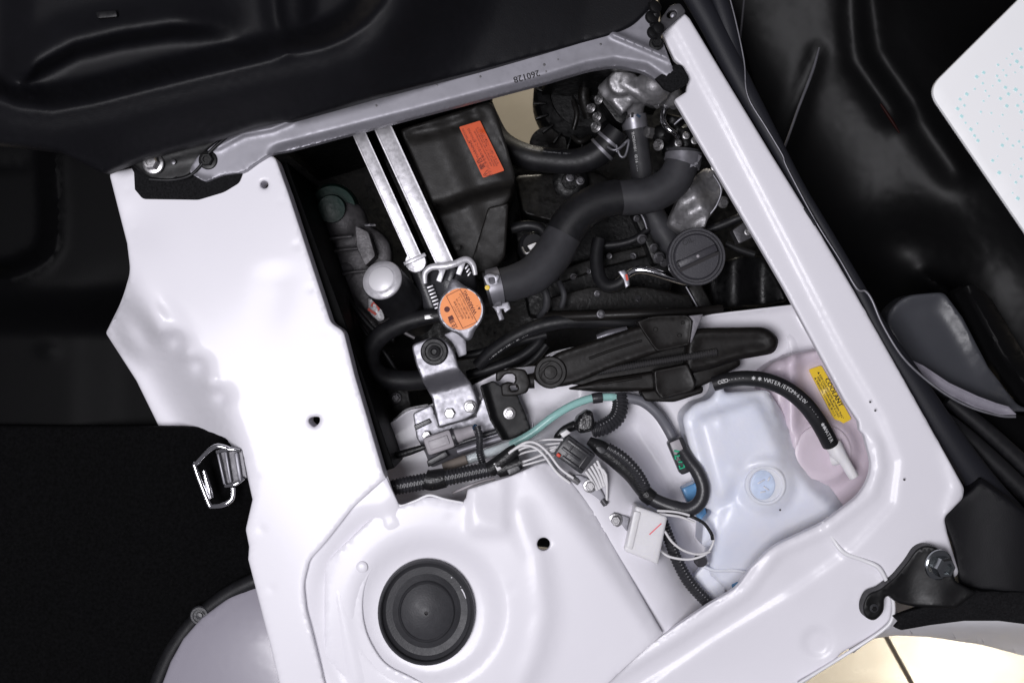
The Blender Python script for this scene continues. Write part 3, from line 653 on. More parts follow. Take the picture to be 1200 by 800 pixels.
plate('pocket_lip', [(1060, 418), (1085, 444), (1115, 464), (1142, 477), (1172, 486), (1192, 486, 3), (1182, 476), (1168, 472), (1146, 464), (1112, 448), (1082, 428)], lambda X, Y, D: -0.045 - 0.012 * ss(D, 0, 9), 'archpaint', door, th=0.01, fil=2, sp=5)
LIP = [(850, -20), (861, 20), (872, 72), (876, 112), (898, 150), (917, 182), (922, 196), (955, 258), (984, 304), (1004, 338), (1014, 341), (1022, 352), (1034, 380), (1056, 416), (1082, 442), (1112, 464), (1140, 478), (1172, 487), (1190, 488)]
tube('door_edge', [(x, y, 0.0, 0.9 if y < 330 else 1.5) for x, y in LIP], 'steel', door, n=5, seg=8)
tube('door_edge', [(874, -20, -0.055, 1.3), (870, 20, -0.055, 1.4), (866, 66, -0.05, 1.2), (872, 100, -0.05, 1.0), (877, 122, -0.05, 0.8)], 'dustblack', door, n=5, seg=8)
tube('stay_rod', [(960, 56, -0.14, 1.0), (952, 84, -0.13, 1.9), (936, 126, -0.11, 1.6), (924, 160, -0.09, 1.5), (916, 181, -0.07, 1.8)], 'steel', door, n=5, seg=8)
tube('red_mark', [(1032, 122, -0.13, 1.4), (1044, 140, -0.13, 2.0), (1054, 156, -0.13, 1.0)], mat('dull_red', (0.016, 0.003, 0.0025), 0.5, spec=0.1), door, n=5, seg=8)  # dull red streak on the lining

# white printed card in the upper right corner, lying on the door
card = thing('printed_card', 'white card with faint cyan print and rounded corner at upper right', 'card', P(1160, 130, 0.19))
sheet('card_sheet', poly([(1087, 105, 20), (1205, -12), (1290, -60), (1330, 180), (1215, 292)]), 0.22, 'card', card, sp=20, fil=1.5, skirt=0.004)
b = bmesh.new(); u = np.array([0.55, 0.83]); v = np.array([0.83, -0.55])
for i in range(18):
    for j in range(12):
        q = np.array([1098, 106]) + u * (14 + i * 9) + v * (8 + j * 10) + rng.uniform(-1.5, 1.5, 2)
        if rng.random() < 0.55 and q[0] < 1205: 
            wv = rng.uniform(0.8, 2.9); pp = P(q[0], q[1], 0.2204); bx(b, pp, (0.001 * wv, 0.0012 * wv, 0.0003), Matrix.Rotation(0.98, 3, 'Z'))
obj('printed_dots', b, 'cyan', card, smooth=False)['kind'] = 'stuff'

# lower right: seat hinge, black cover and webbing
cov = sheet('corner_cover', poly([(1100, 600, 8), (1135, 575), (1150, 560), (1218, 610), (1218, 705), (1124, 690), (1116, 640, 10)]), lambda X, Y, D: -0.004 - 0.03 * ss(X, 1180, 1120) * 0 + 0.012 * ss(X, 1120, 1200), 'plastic', fil=5, skirt=0.03, sp=8)
tag(cov, 'matt black plastic corner cover beside the chrome bolt', 'cover')
hb = thing('corner_hinge_bracket', 'black hooked hinge bracket with a big bolt on the sill corner', 'bracket', P(1070, 690, 0.0))
plate('hook_plate', [(1010, 708, 8), (1017, 694, 6), (1030, 690, 4), (1048, 676, 6), (1064, 656, 8), (1073, 642, 8), (1086, 637, 8), (1100, 642, 8), (1117, 660, 8), (1118, 680, 6), (1145, 694), (1120, 712), (1075, 711, 8), (1050, 706, 8), (1041, 697, 5), (1036, 701, 3), (1036, 717, 8), (1024, 728, 8), (1012, 722, 6)], lambda X, Y, D: 0.018 + 0.002 * gauss(D - 3, 2) + 0.01 * ss(X, 1060, 1110), 'blackmetal', hb, th=0.014, fil=3, sp=5, step=4)
bolt(hb, 1099, 661, 0.030, 18, mat('dark_chrome', (0.34, 0.36, 0.37), 0.2, metal=1.0, bump=0.2, scale=120), axis=(0.3, -0.1, 1), h=0.8, recess=True)
turned('pin', P(1024, 712, 0.019), (0, 0, 1), [(0.005, 0), (0.005, 0.001), (0.0028, 0.0012), (0.0025, -0.002), (0.0001, -0.002)], 'blackconn', hb, seg=16)
bolt(hb, 1024.5, 713, 0.0185, 3.2, 'blackmetal', washer=False)
web = sheet('webbing_strap', poly([(1047, 722, 2), (1078, 711), (1100, 703), (1108, 684), (1150, 692), (1218, 694), (1218, 733), (1170, 727), (1130, 727), (1090, 732), (1056, 738, 2), (1049, 735), (1054, 729)], 4), lambda X, Y, D: 0.012 + 0.006 * gauss(sdist(X, Y, [(1050, 728), (1120, 700), (1215, 712)])[0], 9) + 0.0012 * np.sin(Y * 1.1 + X * .2), 'felt', fil=2, skirt=0.008, sp=4)
tag(web, 'black webbing strap hanging over the grey outer sill', 'strap')

# ================================================================== engine bay
def blob(name, parts, m, parent, vox=0.003, smooth=6):
    """one casting grown out of overlapping solids: ('c', a, b, r0, r1) cylinder or ('s', c, r) ball or ('b', c, size, rotz) block"""
    bm = bmesh.new()
    for q in parts:
        if q[0] == 's': bmesh.ops.create_icosphere(bm, subdivisions=3, radius=q[2], matrix=Matrix.Translation(q[1]))
        elif q[0] == 'b': bx(bm, q[1], q[2], Matrix.Rotation(q[3], 3, 'Z'))
        else: a, c = q[1], q[2]; lathe(bm, a, c - a, [(q[3], 0), (q[4], (c - a).length)], 24)
    o = obj(name, bm, m, parent)
    md = o.modifiers.new('Remesh', 'REMESH'); md.mode = 'VOXEL'; md.voxel_size = vox; md.use_smooth_shade = True
    sm = o.modifiers.new('Smooth', 'SMOOTH'); sm.factor = 0.5; sm.iterations = smooth
    return o

# two radiator cores standing on edge, seen from above as bright aluminium strips
def radiator(name, label, a, b, wd, z, group):
    t = thing(name, label, 'radiator', P((a[0] + b[0]) / 2, (a[1] + b[1]) / 2, z - 0.26), group)
    A, B = P(*a, z), P(*b, z); d = (B - A).normalized(); n = Vector((-d.y, d.x, 0)); rt = Matrix((d, n, Vector((0, 0, 1)))).transposed(); W = R(wd, z)
    L = (B - A).length; c = (A + B) / 2
    bm = bmesh.new(); bx(bm, c, (L, W, 0.006), rt, bev=0.0012)
    o = obj('top_strip', bm, 'rad', t)
    for s in (-1, 1):
        bm = bmesh.new(); bx(bm, c + n * s * W * .46 + Vector((0, 0, 0.0036)), (L, W * .08, 0.002), rt); obj('strip_flange', bm, 'rad', t)
    bm = bmesh.new(); bx(bm, c + Vector((0, 0, -0.13)), (L * .98, W * .7, 0.25), rt); obj('fin_core', bm, 'fins', t)
    return t, d, n, rt
r1, d1, n1, rt1 = radiator('radiator', 'narrow left aluminium radiator strip of the standing pair', (418, 150), (487, 302), 15, -0.085, 'radiators standing side by side')
r2, d2, n2, rt2 = radiator('radiator', 'wider right aluminium radiator strip ending at the orange cap', (447, 146), (525, 316), 20, -0.07, 'radiators standing side by side')
# end fittings
turned('end_plug', P(487, 307, -0.085), (0, 0, 1), [(0.0135, -0.02), (0.0135, 0.0), (0.0125, 0.002), (0.0001, 0.0022)], 'rad', r1, seg=26)
bm = bmesh.new(); bx(bm, P(486, 304, -0.081), (0.005, 0.030, 0.006), rt1, bev=0.001); obj('clip', bm, 'rad', r1)
tube('receiver_tube', [(489, 312, -0.10, 11), (498, 335, -0.105, 11), (508, 362, -0.11, 11)], 'blackconn', r1, n=4, seg=16)
bm = bmesh.new()
for k in range(9):
    c = P(507 + k * 1.9, 330 + k * 4.2, -0.088); bx(bm, c, (0.0022, 0.007, 0.006), rt1)
obj('crimp_teeth', bm, 'rad', r1)['kind'] = 'stuff'
plate('crimp_strip', [(503, 324, 1), (508, 321, 1), (514, 352, 1), (523, 368, 1), (516, 374, 1), (510, 360)], -0.100, 'rad', r1, th=0.004)
tank = plate('end_tank', [(500, 318, 6), (512, 309, 5), (545, 303, 6), (556, 318, 6), (560, 345, 8), (545, 372, 10), (520, 366, 8), (506, 345, 6)], lambda X, Y, D: -0.078 + 0.01 * np.clip(D / 16, 0, 1), 'blackconn', r2, th=0.14, fil=4, sp=6)
tube('crimp_band', [(498, 332, -0.062, 2.6), (498, 320, -0.060, 3.4), (506, 313, -0.058, 3.8), (520, 312, -0.056, 4.0), (533, 309, -0.056, 4.0), (546, 304, -0.058, 3.8), (554, 310, -0.060, 3.4), (557, 322, -0.062, 2.6)], 'rad', r2, n=6, seg=10, flat=0.6)
for (x, y, a) in ((517, 322, -0.45), (540, 314, -0.45), (529, 322, -0.45)):
    bm = bmesh.new(); bx(bm, P(x, y, -0.062), (0.007, 0.018, 0.007), Matrix.Rotation(a + 0.1, 3, 'Z'), bev=0.0012); obj('crimp_tab', bm, 'rad' if x != 529 else 'blackconn', r2)
# row of crimp teeth down the tank's left side and right side
for k, (x, y) in enumerate([(504, 336), (505.5, 340), (507, 344), (508.5, 348), (510, 352), (511.5, 356), (513, 360)]):
    bm = bmesh.new(); bx(bm, P(x, y, -0.066), (0.008, 0.0022, 0.004), Matrix.Rotation(0.35, 3, 'Z'), bev=0.0005); obj('crimp_tooth', bm, 'rad', r2)
for (x, y) in ((547, 313), (548.5, 317), (550, 321)):
    bm = bmesh.new(); bx(bm, P(x, y, -0.061), (0.006, 0.002, 0.004), Matrix.Rotation(0.9, 3, 'Z'), bev=0.0005); obj('crimp_tooth', bm, 'rad', r2)

# radiator cap
CZ = -0.03
cap = thing('pressure_cap', 'silver two-eared radiator cap with round orange warning print', 'cap', P(540, 363, CZ - 0.02))
ang = [math.radians(a) for a in range(0, 360, 4)]; A0 = math.atan2(398 - 328, 548 - 530)
olx = []
for a in ang:
    q = abs((a - A0 + math.pi / 2) % math.pi - math.pi / 2); r = 27.5 + 9.5 * float(gauss(q, 0.27)) * (1.0)
    olx.append((540 + r * math.cos(a), 363 + r * math.sin(a)))
olx = np.array(olx)
sheet('cap_shell', olx, lambda X, Y, D: CZ + 0.0025 * gauss(np.hypot(X - 540, Y - 363) - 25.5, 1.6), 'steel', cap, sp=4, fil=3.5, skirt=0.006)
turned('neck', P(541, 362, CZ - 0.03), (0, 0, 1), [(0.021, 0), (0.021, 0.026), (0.0001, 0.026)], 'blackconn', cap)
face = sheet('print_disc', circ(540, 362, 24.3, 48), CZ + 0.0012, 'caporange', cap, sp=8, fil=0, skirt=0.0006)
ZT = CZ + 0.0016; TA = 117
def loc(u, v, ox=540, oy=362, a=TA):                                # u along the text, v up, in photo points
    c, s = math.cos(math.radians(a)), math.sin(math.radians(a)); return ox + u * c - v * s, oy - (u * s + v * c)
b = bmesh.new()
put_text(b, 'WARNING', *loc(2, -13), ZT, 6.2, TA, bold=0.15)
put_text(b, '▲ !', *loc(-8, -19.3), ZT, 4.0, TA)
for v, s in ((-7.5, 'NEVER OPEN WHEN HOT'), (-4.2, '熱い時は開けないこと'), (-0.8, 'RADIATOR CAP 108'), (2.6, '指定冷却水を使用'), (5.8, 'ﾗｼﾞｴｰﾀｷｬｯﾌﾟ')):
    put_text(b, s, *loc(0, v), ZT, 2.9, TA)
put_text(b, '注意', *loc(-11, 15.5), ZT, 7.0, TA, bold=0.15); 
bx(b, P(*loc(-4, 15.2), ZT), (0.005, 0.006, 0.0002), Matrix.Rotation(math.radians(TA), 3, 'Z'))
x, y = loc(7, 14.6); lathe(b, P(x, y, ZT - 0.0001), (0, 0, 1), [(0.0034, 0), (0.0034, 0.0003), (0.0001, 0.0003)], 16)
cor = [loc(-22, -9.8), loc(21, -9.8), loc(21, 8.2), loc(-21, 8.2)]
for i in range(4):
    p, q = P(*cor[i], ZT), P(*cor[(i + 1) % 4], ZT); t = (q - p); bx(b, (p + q) / 2, (t.length, 0.0006, 0.0002), Matrix.Rotation(math.atan2(t.y, t.x), 3, 'Z'))
obj('lettering', b, 'orangeink', face, smooth=False, recalc=False)

# black canister with bright lid
can = thing('metal_lidded_canister', 'black cylindrical canister with bright metal lid left of the cap', 'canister', P(490, 372, -0.16))
c0, c1 = P(488, 372, -0.16), P(447, 327, -0.03); ax = (c1 - c0); Lc = ax.length
turned('canister_wall', c0, ax, [(0.026, 0), (0.026, Lc * .42), (0.0268, Lc * .43), (0.0268, Lc * .50), (0.026, Lc * .51), (0.0255, Lc - 0.004), (0.0001, Lc - 0.004)], 'rubber', can, seg=40)
turned('lid', c1 - ax.normalized() * 0.004, ax, [(0.0245, -0.002), (0.0245, 0.0015), (0.0238, 0.003), (0.0165, 0.0042), (0.0001, 0.0042)], 'rad', can, seg=48, sharp=60)
turned('lid_centre', c1, ax, [(0.0160, -0.002), (0.0160, 0.0004), (0.0150, 0.0016), (0.0001, 0.0020)], 'lid', can, seg=40, sharp=60)  # overexposed glare at the lid centre put in as paler metal
tube('base_strap', [(455, 366, -0.10, 2), (470, 386, -0.10, 2.2), (486, 396, -0.10, 2)], 'darkcast', can, n=5, seg=8)

# castings deep on the left
gb = thing('gearbox_casting', 'dim grey gearbox casting with red paint marks deep left in the bay', 'casting', P(415, 300, -0.30))
blob('casting', [('c', P(392, 285, -0.30), P(392, 285, -0.22), 0.05, 0.045), ('c', P(425, 300, -0.30), P(425, 300, -0.20), 0.045, 0.04), ('b', P(425, 350, -0.24), (0.06, 0.13, 0.09), 0.4), ('s', P(402, 262, -0.22), 0.035)], 'darkcast', gb, vox=0.005)
for k, (x, y) in enumerate(((392, 280), (400, 294), (412, 320))):
    tube('rib', [(x - 16, y + 3, -0.178, 2), (x, y - 1, -0.172, 2.2), (x + 20, y - 3, -0.174, 2)], 'darkcast', gb, n=4, seg=8)
plate('pad', [(430, 348, 4), (444, 352, 4), (452, 374, 4), (444, 378, 4), (432, 366, 4)], -0.175, 'cast', gb, th=0.05)
b = bmesh.new(); put_text(b, '12', 439, 362, -0.1735, 17, 55, bold=0.6); obj('paint_mark', b, 'redink', gb, smooth=False, recalc=False)
for (x, y, r, zz) in ((398, 296, 30, -0.215), (404, 322, 22, -0.205)):
    turned('flange', P(x, y, zz), (0.15, -0.1, 1), [(R(r, zz), -0.03), (R(r, zz), 0.0), (R(r * .94, zz), 0.003), (R(r * .7, zz), 0.003), (R(r * .66, zz), 0.010), (R(r * .5, zz), 0.012), (0.0001, 0.012)], 'darkcast', gb, seg=40)
    for k in range(5): bolt(gb, x + r * .82 * math.cos(k * 1.256 + .4), y + r * .82 * math.sin(k * 1.256 + .4), zz + 0.003, 3.6, 'dustblack')
plate('rib_plate', [(416, 264, 3), (432, 272, 3), (440, 300, 3), (428, 312, 3), (418, 290, 3)], -0.165, 'darkcast', gb, th=0.04)
plate('edge_strap', [(426, 262, 1), (440, 262, 1), (441, 265, 1), (427, 265, 1)], -0.155, 'dustblack', gb, th=0.004)
turned('green_pump', P(392, 246, -0.26), (0.1, -0.1, 1), [(0.035, 0), (0.035, 0.05), (0.031, 0.06), (0.02, 0.062), (0.018, 0.085), (0.0001, 0.088)], 'green', gb, seg=28)
bolt(gb, 386, 236, -0.215, 4, 'zinc')
for pts in ([(408, 352, -0.15, 3.2), (420, 366, -0.14, 3.2), (440, 388, -0.135, 3.2), (462, 398, -0.13, 3)], [(412, 366, -0.16, 2.4), (430, 392, -0.15, 2.4), (450, 412, -0.15, 2.4), (468, 440, -0.16, 2.4)]):
    tube('cable', pts, 'rubber', gb, n=6, seg=10)
plate('mount_block', [(430, 440, 6), (480, 452, 6), (486, 484, 6), (440, 490, 6)], -0.22, 'engine', gb, th=0.1, fil=4)
bolt(gb, 464, 466, -0.218, 7, 'dustblack')

# fan shroud with the orange sticker
sh = thing('fan_shroud', 'charcoal plastic fan shroud bearing an orange warning sticker', 'shroud', P(535, 210, -0.30))
def z_sh(X, Y, D):
    d, s, t = sdist(X, Y, [(520, 238), (545, 227), (602, 212)])
    z = -0.085 - 0.035 * ss(np.where(s > 0, d, 0), 0, 10) - 0.02 * ss(np.hypot(X - 500, Y - 240), 120, 0) * 0
    e, se, _ = sdist(X, Y, [(545, 118), (566, 150), (600, 205)]); 
    z = z - 0.010 * ss(e, 12, 4) * 0.4 - 0.012 * ss(505 + (Y - 130) * 0.42 - X, -26, 10)
    return z - 0.008 * gauss(sdist(X, Y, [(482, 158), (520, 150), (560, 136)])[0], 4)
sheet('shroud_panel', poly([(468, 152, 5), (575, 118, 12), (582, 132, 6), (592, 165), (604, 206, 6), (598, 232, 6), (590, 244), (575, 318), (546, 318), (530, 296)]), z_sh, 'greyplastic', sh, sp=5, fil=4, skirt=0.16)
plate('duct_rib', [(572, 243, 3), (596, 238, 3), (592, 300, 3), (576, 322, 3), (549, 318, 3)], lambda X, Y, D: -0.105 - 0.0006 * (Y - 240) * .5, 'greyplastic', sh, th=0.05, fil=3)
tube('shroud_edge', [(578, 130, -0.10, 3), (586, 160, -0.10, 3.4), (590, 172, -0.10, 3)], 'plastic2', sh, n=5, seg=10)
turned('moulded_pip', P(536, 290, -0.112), (0, 0, 1), [(0.004, 0), (0.004, 0.004), (0.0001, 0.005)], 'greyplastic', sh, seg=14)
SZ = -0.0838
stk = plate('sticker', [(538, 149, 1.5), (562.5, 141.5, 1.5), (591, 200, 1.5), (566, 208.5, 1.5)], SZ, 'orange', sh, th=0.0012, fil=0)
b = bmesh.new(); LA = 116.5
def lo2(u, v): return loc(u, v, 564.5, 175, LA)
put_text(b, '⚠ 警告', *lo2(-20, 8.0), SZ + 0.0004, 7.2, LA, bold=0.15)
put_text(b, 'WARNING', *lo2(4, 8.2), SZ + 0.0004, 4.6, LA)
put_text(b, 'ATTENTION', *lo2(22, 9.4), SZ + 0.0004, 3.4, LA)
put_text(b, 'ファンに手を触れないこと', *lo2(-10, 2.6), SZ + 0.0004, 4.0, LA)
put_text(b, 'COOLING', *lo2(20, 3.4), SZ + 0.0004, 3.8, LA)
for v, s in ((-1.8, 'KEEP HANDS AWAY FROM FAN BLADES'), (-4.6, 'FAN MAY START AT ANY TIME EVEN WITH'), (-7.2, 'ENGINE OFF. エンジン停止中でも回ることが'), (-9.8, 'あります。冷却ファンに注意してください')):
    put_text(b, s, *lo2(0, v), SZ + 0.0004, 2.55, LA)
obj('lettering', b, 'orangeink', stk, smooth=False, recalc=False)

# big shiny coolant hose with a sleeve in the middle
hz = thing('radiator_hose', 'thick grey radiator hose sweeping from the cap up to the engine', 'hose', P(680, 260, -0.16), 'engine coolant hoses')
hose_up = tube('upper_hose', [(801, 176, -0.10, 19), (799, 192, -0.10, 19.5), (788, 213, -0.10, 20.5), (766, 227, -0.10, 21), (742, 231, -0.10, 21), (716, 232, -0.10, 20)], 'greyrubber', hz, seg=28)
tube('sleeve', [(727, 231, -0.10, 21.2), (703, 236, -0.099, 21.8), (682, 248, -0.098, 22.2), (668, 263, -0.098, 22.6), (661, 275, -0.098, 22.6)], 'rubber', hz, seg=28)
hose_lo = tube('lower_hose', [(672, 255, -0.098, 20), (658, 280, -0.097, 22.2), (645, 302, -0.093, 23), (626, 321, -0.088, 22.5), (603, 331, -0.083, 21), (582, 336, -0.08, 20.5), (570, 339, -0.08, 20)], 'greyrubber', hz, seg=28)
L = o_path[hose_up.name]
obj('hose_clamp', band_bm(L, 0.004, 0.020, 0.0008), 'steel', hz)
bm = bmesh.new(); bx(bm, P(814, 187, -0.085), (0.012, 0.016, 0.002), Matrix.Rotation(-0.5, 3, 'Z'), bev=0.0006); bx(bm, P(811, 194, -0.085), (0.014, 0.003, 0.008), Matrix.Rotation(0.4, 3, 'Z')); obj('clamp_tab', bm, 'steel', hz)
L = o_path[hose_lo.name]; Ls = L.s[-1]
obj('hose_clamp', band_bm(L, Ls - 0.019, Ls - 0.003, 0.0008), 'steel', hz)
plate('clamp_bridge', [(566, 324, 3), (572, 320, 2), (586, 322, 3), (584, 332), (587, 345), (588, 358), (580, 360), (577, 345), (570, 334)], lambda X, Y, D: -0.056 - 0.012 * ss(Y, 335, 360), 'steel', hz, th=0.003, holes=[poly([(573, 326, 1), (579, 325, 1), (580, 331, 1), (575, 332, 1)], 2)], sp=4)
plate('clamp_tab', [(577, 359), (586, 356), (596, 353, 2), (599, 362, 2), (592, 366), (590, 362), (587, 363), (591, 374, 1), (585, 376, 1), (582, 366)], -0.070, 'steel', hz, th=0.003, sp=4)
turned('yellow_paint_dot', P(571, 337, -0.0545), (0, 0, 1), [(0.003, -0.006), (0.003, 0.0008), (0.0001, 0.001)], 'yellow', hz, seg=12)

# middle black hose from behind the shroud
h1 = thing('bypass_hose', 'black bypass hose from behind the shroud to the casting with wire clamp', 'hose', P(640, 180, -0.22), 'engine coolant hoses')
hh = tube('hose', [(560, 110, -0.19, 13), (570, 138, -0.18, 14), (585, 166, -0.17, 15), (612, 182, -0.165, 15), (645, 188, -0.16, 14.5), (676, 189, -0.155, 15), (700, 180, -0.15, 15.5), (716, 163, -0.145, 14.5), (724, 152, -0.142, 13)], 'rubber', h1, seg=24)
hose_text(hh, 'ooooooooo (ooooooooo) ooo--', 0.0042, 0.118, 0.55, 'greyink', 0.9)
L = o_path[hh.name]; e = L.s[-1]
for s0 in (e - 0.035, e - 0.021): obj('clamp_wire', band_bm(L, s0, s0 + 0.005, 0.0006), 'steel', h1)
tube('clamp_loop', [(722, 178, -0.128, 1.5), (733, 167, -0.126, 1.6), (737, 165, -0.126, 1.5), (733, 182, -0.126, 1.5), (727, 183, -0.126, 1.5), (722, 170, -0.128, 1.4)], 'steel', h1, n=3, seg=8)
tube('clamp_loop', [(712, 172, -0.13, 1.4), (720, 176, -0.125, 1.4), (731, 170, -0.125, 1.4), (734, 165, -0.128, 1.2)], 'steel', h1, n=3, seg=8)

h2 = thing('heater_hose', 'short upright black hose with printed code below the casting', 'hose', P(750, 180, -0.22), 'engine coolant hoses')
hh = tube('hose', [(741, 122, -0.165, 12.5), (743, 140, -0.168, 13), (747, 165, -0.172, 13), (751, 195, -0.175, 13), (756, 228, -0.18, 13.5), (768, 256, -0.185, 14), (784, 284, -0.185, 14), (796, 302, -0.18, 14)], 'greyrubber', h2, seg=22)
hose_text(hh, 'THONDA9001 0216 ---', 0.0052, 0.038, -0.45, 'whiteink', 0.85)
L = o_path[hh.name]
obj('hose_clamp', band_bm(L, 0.014, 0.034, 0.0008), 'steel', h2)
for k, (x, y) in enumerate(((735, 137), (741, 135), (748, 136))):
    bm = bmesh.new(); bx(bm, P(x, y, -0.1495), (0.006, 0.003, 0.002), Matrix.Rotation(0.5 + k, 3, 'Z')); obj('clamp_slot', bm, 'ink' if k < 2 else 'bluewire', h2)

# thermostat casting
th = thing('thermostat_housing', 'shiny cast aluminium thermostat housing under the rail end', 'casting', P(745, 110, -0.24))
blob('housing', [('c', P(722, 100, -0.20), P(728, 96, -0.10), 0.020, 0.016), ('s', P(733, 92, -0.11), 0.014), ('c', P(708, 110, -0.14), P(734, 88, -0.12), 0.013, 0.014), ('c', P(768, 104, -0.22), P(766, 102, -0.10), 0.027, 0.022), ('s', P(766, 100, -0.105), 0.022), ('s', P(784, 112, -0.13), 0.016), ('c', P(741, 134, -0.168), P(741, 108, -0.15), 0.015, 0.017), ('s', P(744, 106, -0.14), 0.018), ('c', P(728, 96, -0.105), P(760, 116, -0.105), 0.008, 0.009), ('b', P(719, 118, -0.16), (0.018, 0.045, 0.06), 0.75), ('c', P(748, 92, -0.12), P(776, 122, -0.115), 0.009, 0.010)], 'cast', th, vox=0.0024, smooth=3)
plate('flange', [(704, 117, 3), (712, 108, 3), (736, 132, 3), (730, 146, 4), (722, 142)], -0.148, 'engine', th, th=0.05)
for (x, y, r) in ((702, 117, 6), (693, 127, 6), (700, 137, 6), (699, 149, 7)): bolt(th, x, y, -0.15, r, 'zinc', axis=(-0.7, 0.2, 0.8))
# intake & valves behind the rail
vl = thing('coolant_valve', 'metal coolant valve with small pipes beside the white rail', 'valve', P(785, 150, -0.2))
blob('valve_housing', [('c', P(782, 170, -0.18), P(790, 135, -0.17), 0.016, 0.014), ('s', P(776, 158, -0.16), 0.014), ('c', P(765, 156, -0.165), P(785, 156, -0.165), 0.007, 0.010), ('c', P(800, 150, -0.17), P(806, 175, -0.17), 0.013, 0.014), ('b', P(795, 160, -0.18), (0.05, 0.04, 0.03), 0.3)], 'engine', vl, vox=0.0028)
turned('nut', P(764, 156, -0.16), (-1, 0.1, 0.5), [(0.008, 0), (0.008, 0.008), (0.006, 0.010), (0.0001, 0.010)], 'zinc', vl, seg=6)
tube('pipe', [(779, 126, -0.14, 4), (777, 140, -0.135, 3.6), (782, 150, -0.13, 3.4), (790, 156, -0.13, 3.2), (794, 162, -0.135, 3)], 'chrome', vl, n=6, seg=12)
for (x, y, r) in ((785, 114, 8), (789, 122, 7)): turned('fitting', P(x, y, -0.15), (0.3, 0.2, 1), [(R(r, -.15), 0), (R(r, -.15), 0.012), (R(r * .8, -.15), 0.016), (R(r * .4, -.15), 0.016), (0.0001, 0.012)], 'steel', vl, seg=22)
for (x, y) in ((804, 159), (814, 165), (795, 168)): bolt(vl, x, y, -0.145, 4.5, 'zinc')
bolt(vl, 772, 170, -0.15, 7, 'zinc', axis=(-0.6, 0, 0.8))
tube('band', [(790, 146, -0.145, 1.2), (800, 138, -0.142, 1.6), (808, 140, -0.145, 1.2)], 'steel', vl, n=5, seg=8)

# alternator: black round housing with fins
al = thing('alternator', 'black finned alternator half hidden behind the cross rail', 'alternator', P(660, 130, -0.30))
turned('housing', P(682, 122, -0.33), (0, 0, 1), [(0.072, 0), (0.072, 0.06), (0.066, 0.075), (0.050, 0.085), (0.048, 0.078), (0.02, 0.078), (0.018, 0.09), (0.0001, 0.09)], 'engine', al, seg=40)
for k in range(20):
    a = 2 * math.pi * k / 20; c = P(682, 122, -0.25); bm = bmesh.new(); bx(bm, c + Vector((math.cos(a), math.sin(a), 0)) * 0.059, (0.018, 0.003, 0.012), Matrix.Rotation(a, 3, 'Z'), bev=0.0008); obj('fin', bm, 'engine', al)
turned('pulley', P(641, 176, -0.30), (0, 0, 1), [(0.026, 0), (0.026, 0.008), (0.021, 0.012), (0.021, 0.022), (0.026, 0.026), (0.026, 0.04), (0.008, 0.04), (0.0001, 0.045)], 'engine2', al, seg=32)
for pts in ([(672, 118, -0.20, 3), (676, 134, -0.195, 3.4), (672, 152, -0.20, 3)], [(671, 160, -0.20, 3), (680, 166, -0.195, 4), (690, 160, -0.20, 3)], [(688, 92, -0.20, 6), (684, 112, -0.20, 7), (690, 138, -0.21, 6)]):
    tube('bracket_arm', pts, 'engine2', al, n=5, seg=10)

# engine block, cover plates and brackets in the shade
en = thing('engine_block', 'dark engine block with flat cover below the big hose', 'engine', P(690, 300, -0.36))
plate('cover_plate', [(604, 206, 6), (700, 200, 8), (720, 214), (716, 236), (690, 250), (655, 262), (612, 250, 6)], lambda X, Y, D: -0.235 + 0.0002 * (Y - 220), 'engine2', en, th=0.10, fil=3)
plate('cover_plate', [(600, 262, 6), (760, 240, 6), (776, 262), (790, 330, 8), (770, 372), (620, 372, 6)], -0.275, 'engine', en, th=0.06, fil=4)
turned('drain_plug', P(668, 213, -0.228), (0, 0, 1), [(0.024, 0), (0.024, 0.006), (0.018, 0.010), (0.012, 0.010), (0.011, 0.006), (0.0001, 0.006)], 'engine', en, seg=28)
for (x, y) in ((668, 208), (680, 212)): bolt(en, x, y, -0.215, 5, 'dustblack')
plate('cross_beam', [(650, 318, 4), (700, 300, 4), (764, 286, 4), (766, 298, 4), (706, 314, 4), (656, 332, 4)], -0.235, 'engine2', en, th=0.03, fil=2)
plate('beam', [(640, 350, 4), (690, 336, 4), (760, 336, 4), (830, 352, 4), (826, 366, 4), (700, 364, 4), (640, 366, 4)], -0.20, 'engine2', en, th=0.03, fil=2)
plate('valve_cover', [(828, 312, 6), (868, 300, 6), (892, 300), (924, 352, 6), (900, 358), (836, 362, 6)], lambda X, Y, D: -0.17 + 0.01 * np.sin(X / 9.), 'engine', en, th=0.08, fil=4, sp=5)
plate('stay_bracket', [(740, 250, 3), (756, 252, 3), (772, 282), (780, 306, 4), (766, 312, 4), (752, 276)], -0.20, 'engine', en, th=0.03, fil=3)
plate('lower_bracket', [(806, 336, 2), (820, 330, 2), (832, 352, 2), (838, 366, 2), (822, 370, 2)], -0.15, 'engine2', en, th=0.03, fil=2)
tube('bracket_edge', [(804, 336, -0.145, 1.0), (812, 350, -0.145, 1.2), (818, 361, -0.145, 1.0)], 'steel', en, n=4, seg=8)
tube('bracket_edge', [(748, 246, -0.16, 1.0), (754, 256, -0.158, 1.3), (758, 268, -0.16, 1.0)], 'steel', en, n=4, seg=8)
for (x, y, r) in ((772, 302, 7), (766, 290, 5), (752, 280, 6), (746, 256, 4), (778, 308, 5)): bolt(en, x, y, -0.158, r, 'dustblack', axis=(0.2, -0.3, 1))
tube('vacuum_hose', [(702, 288, -0.19, 4.5), (725, 286, -0.185, 4.5), (745, 280, -0.18, 4.5), (760, 268, -0.18, 4)], 'rubber', en, n=6, seg=12)
tube('vacuum_hose', [(600, 268, -0.16, 6), (618, 264, -0.155, 6), (634, 268, -0.155, 5.5), (640, 280, -0.16, 5)], 'rubber', en, n=6, seg=12)
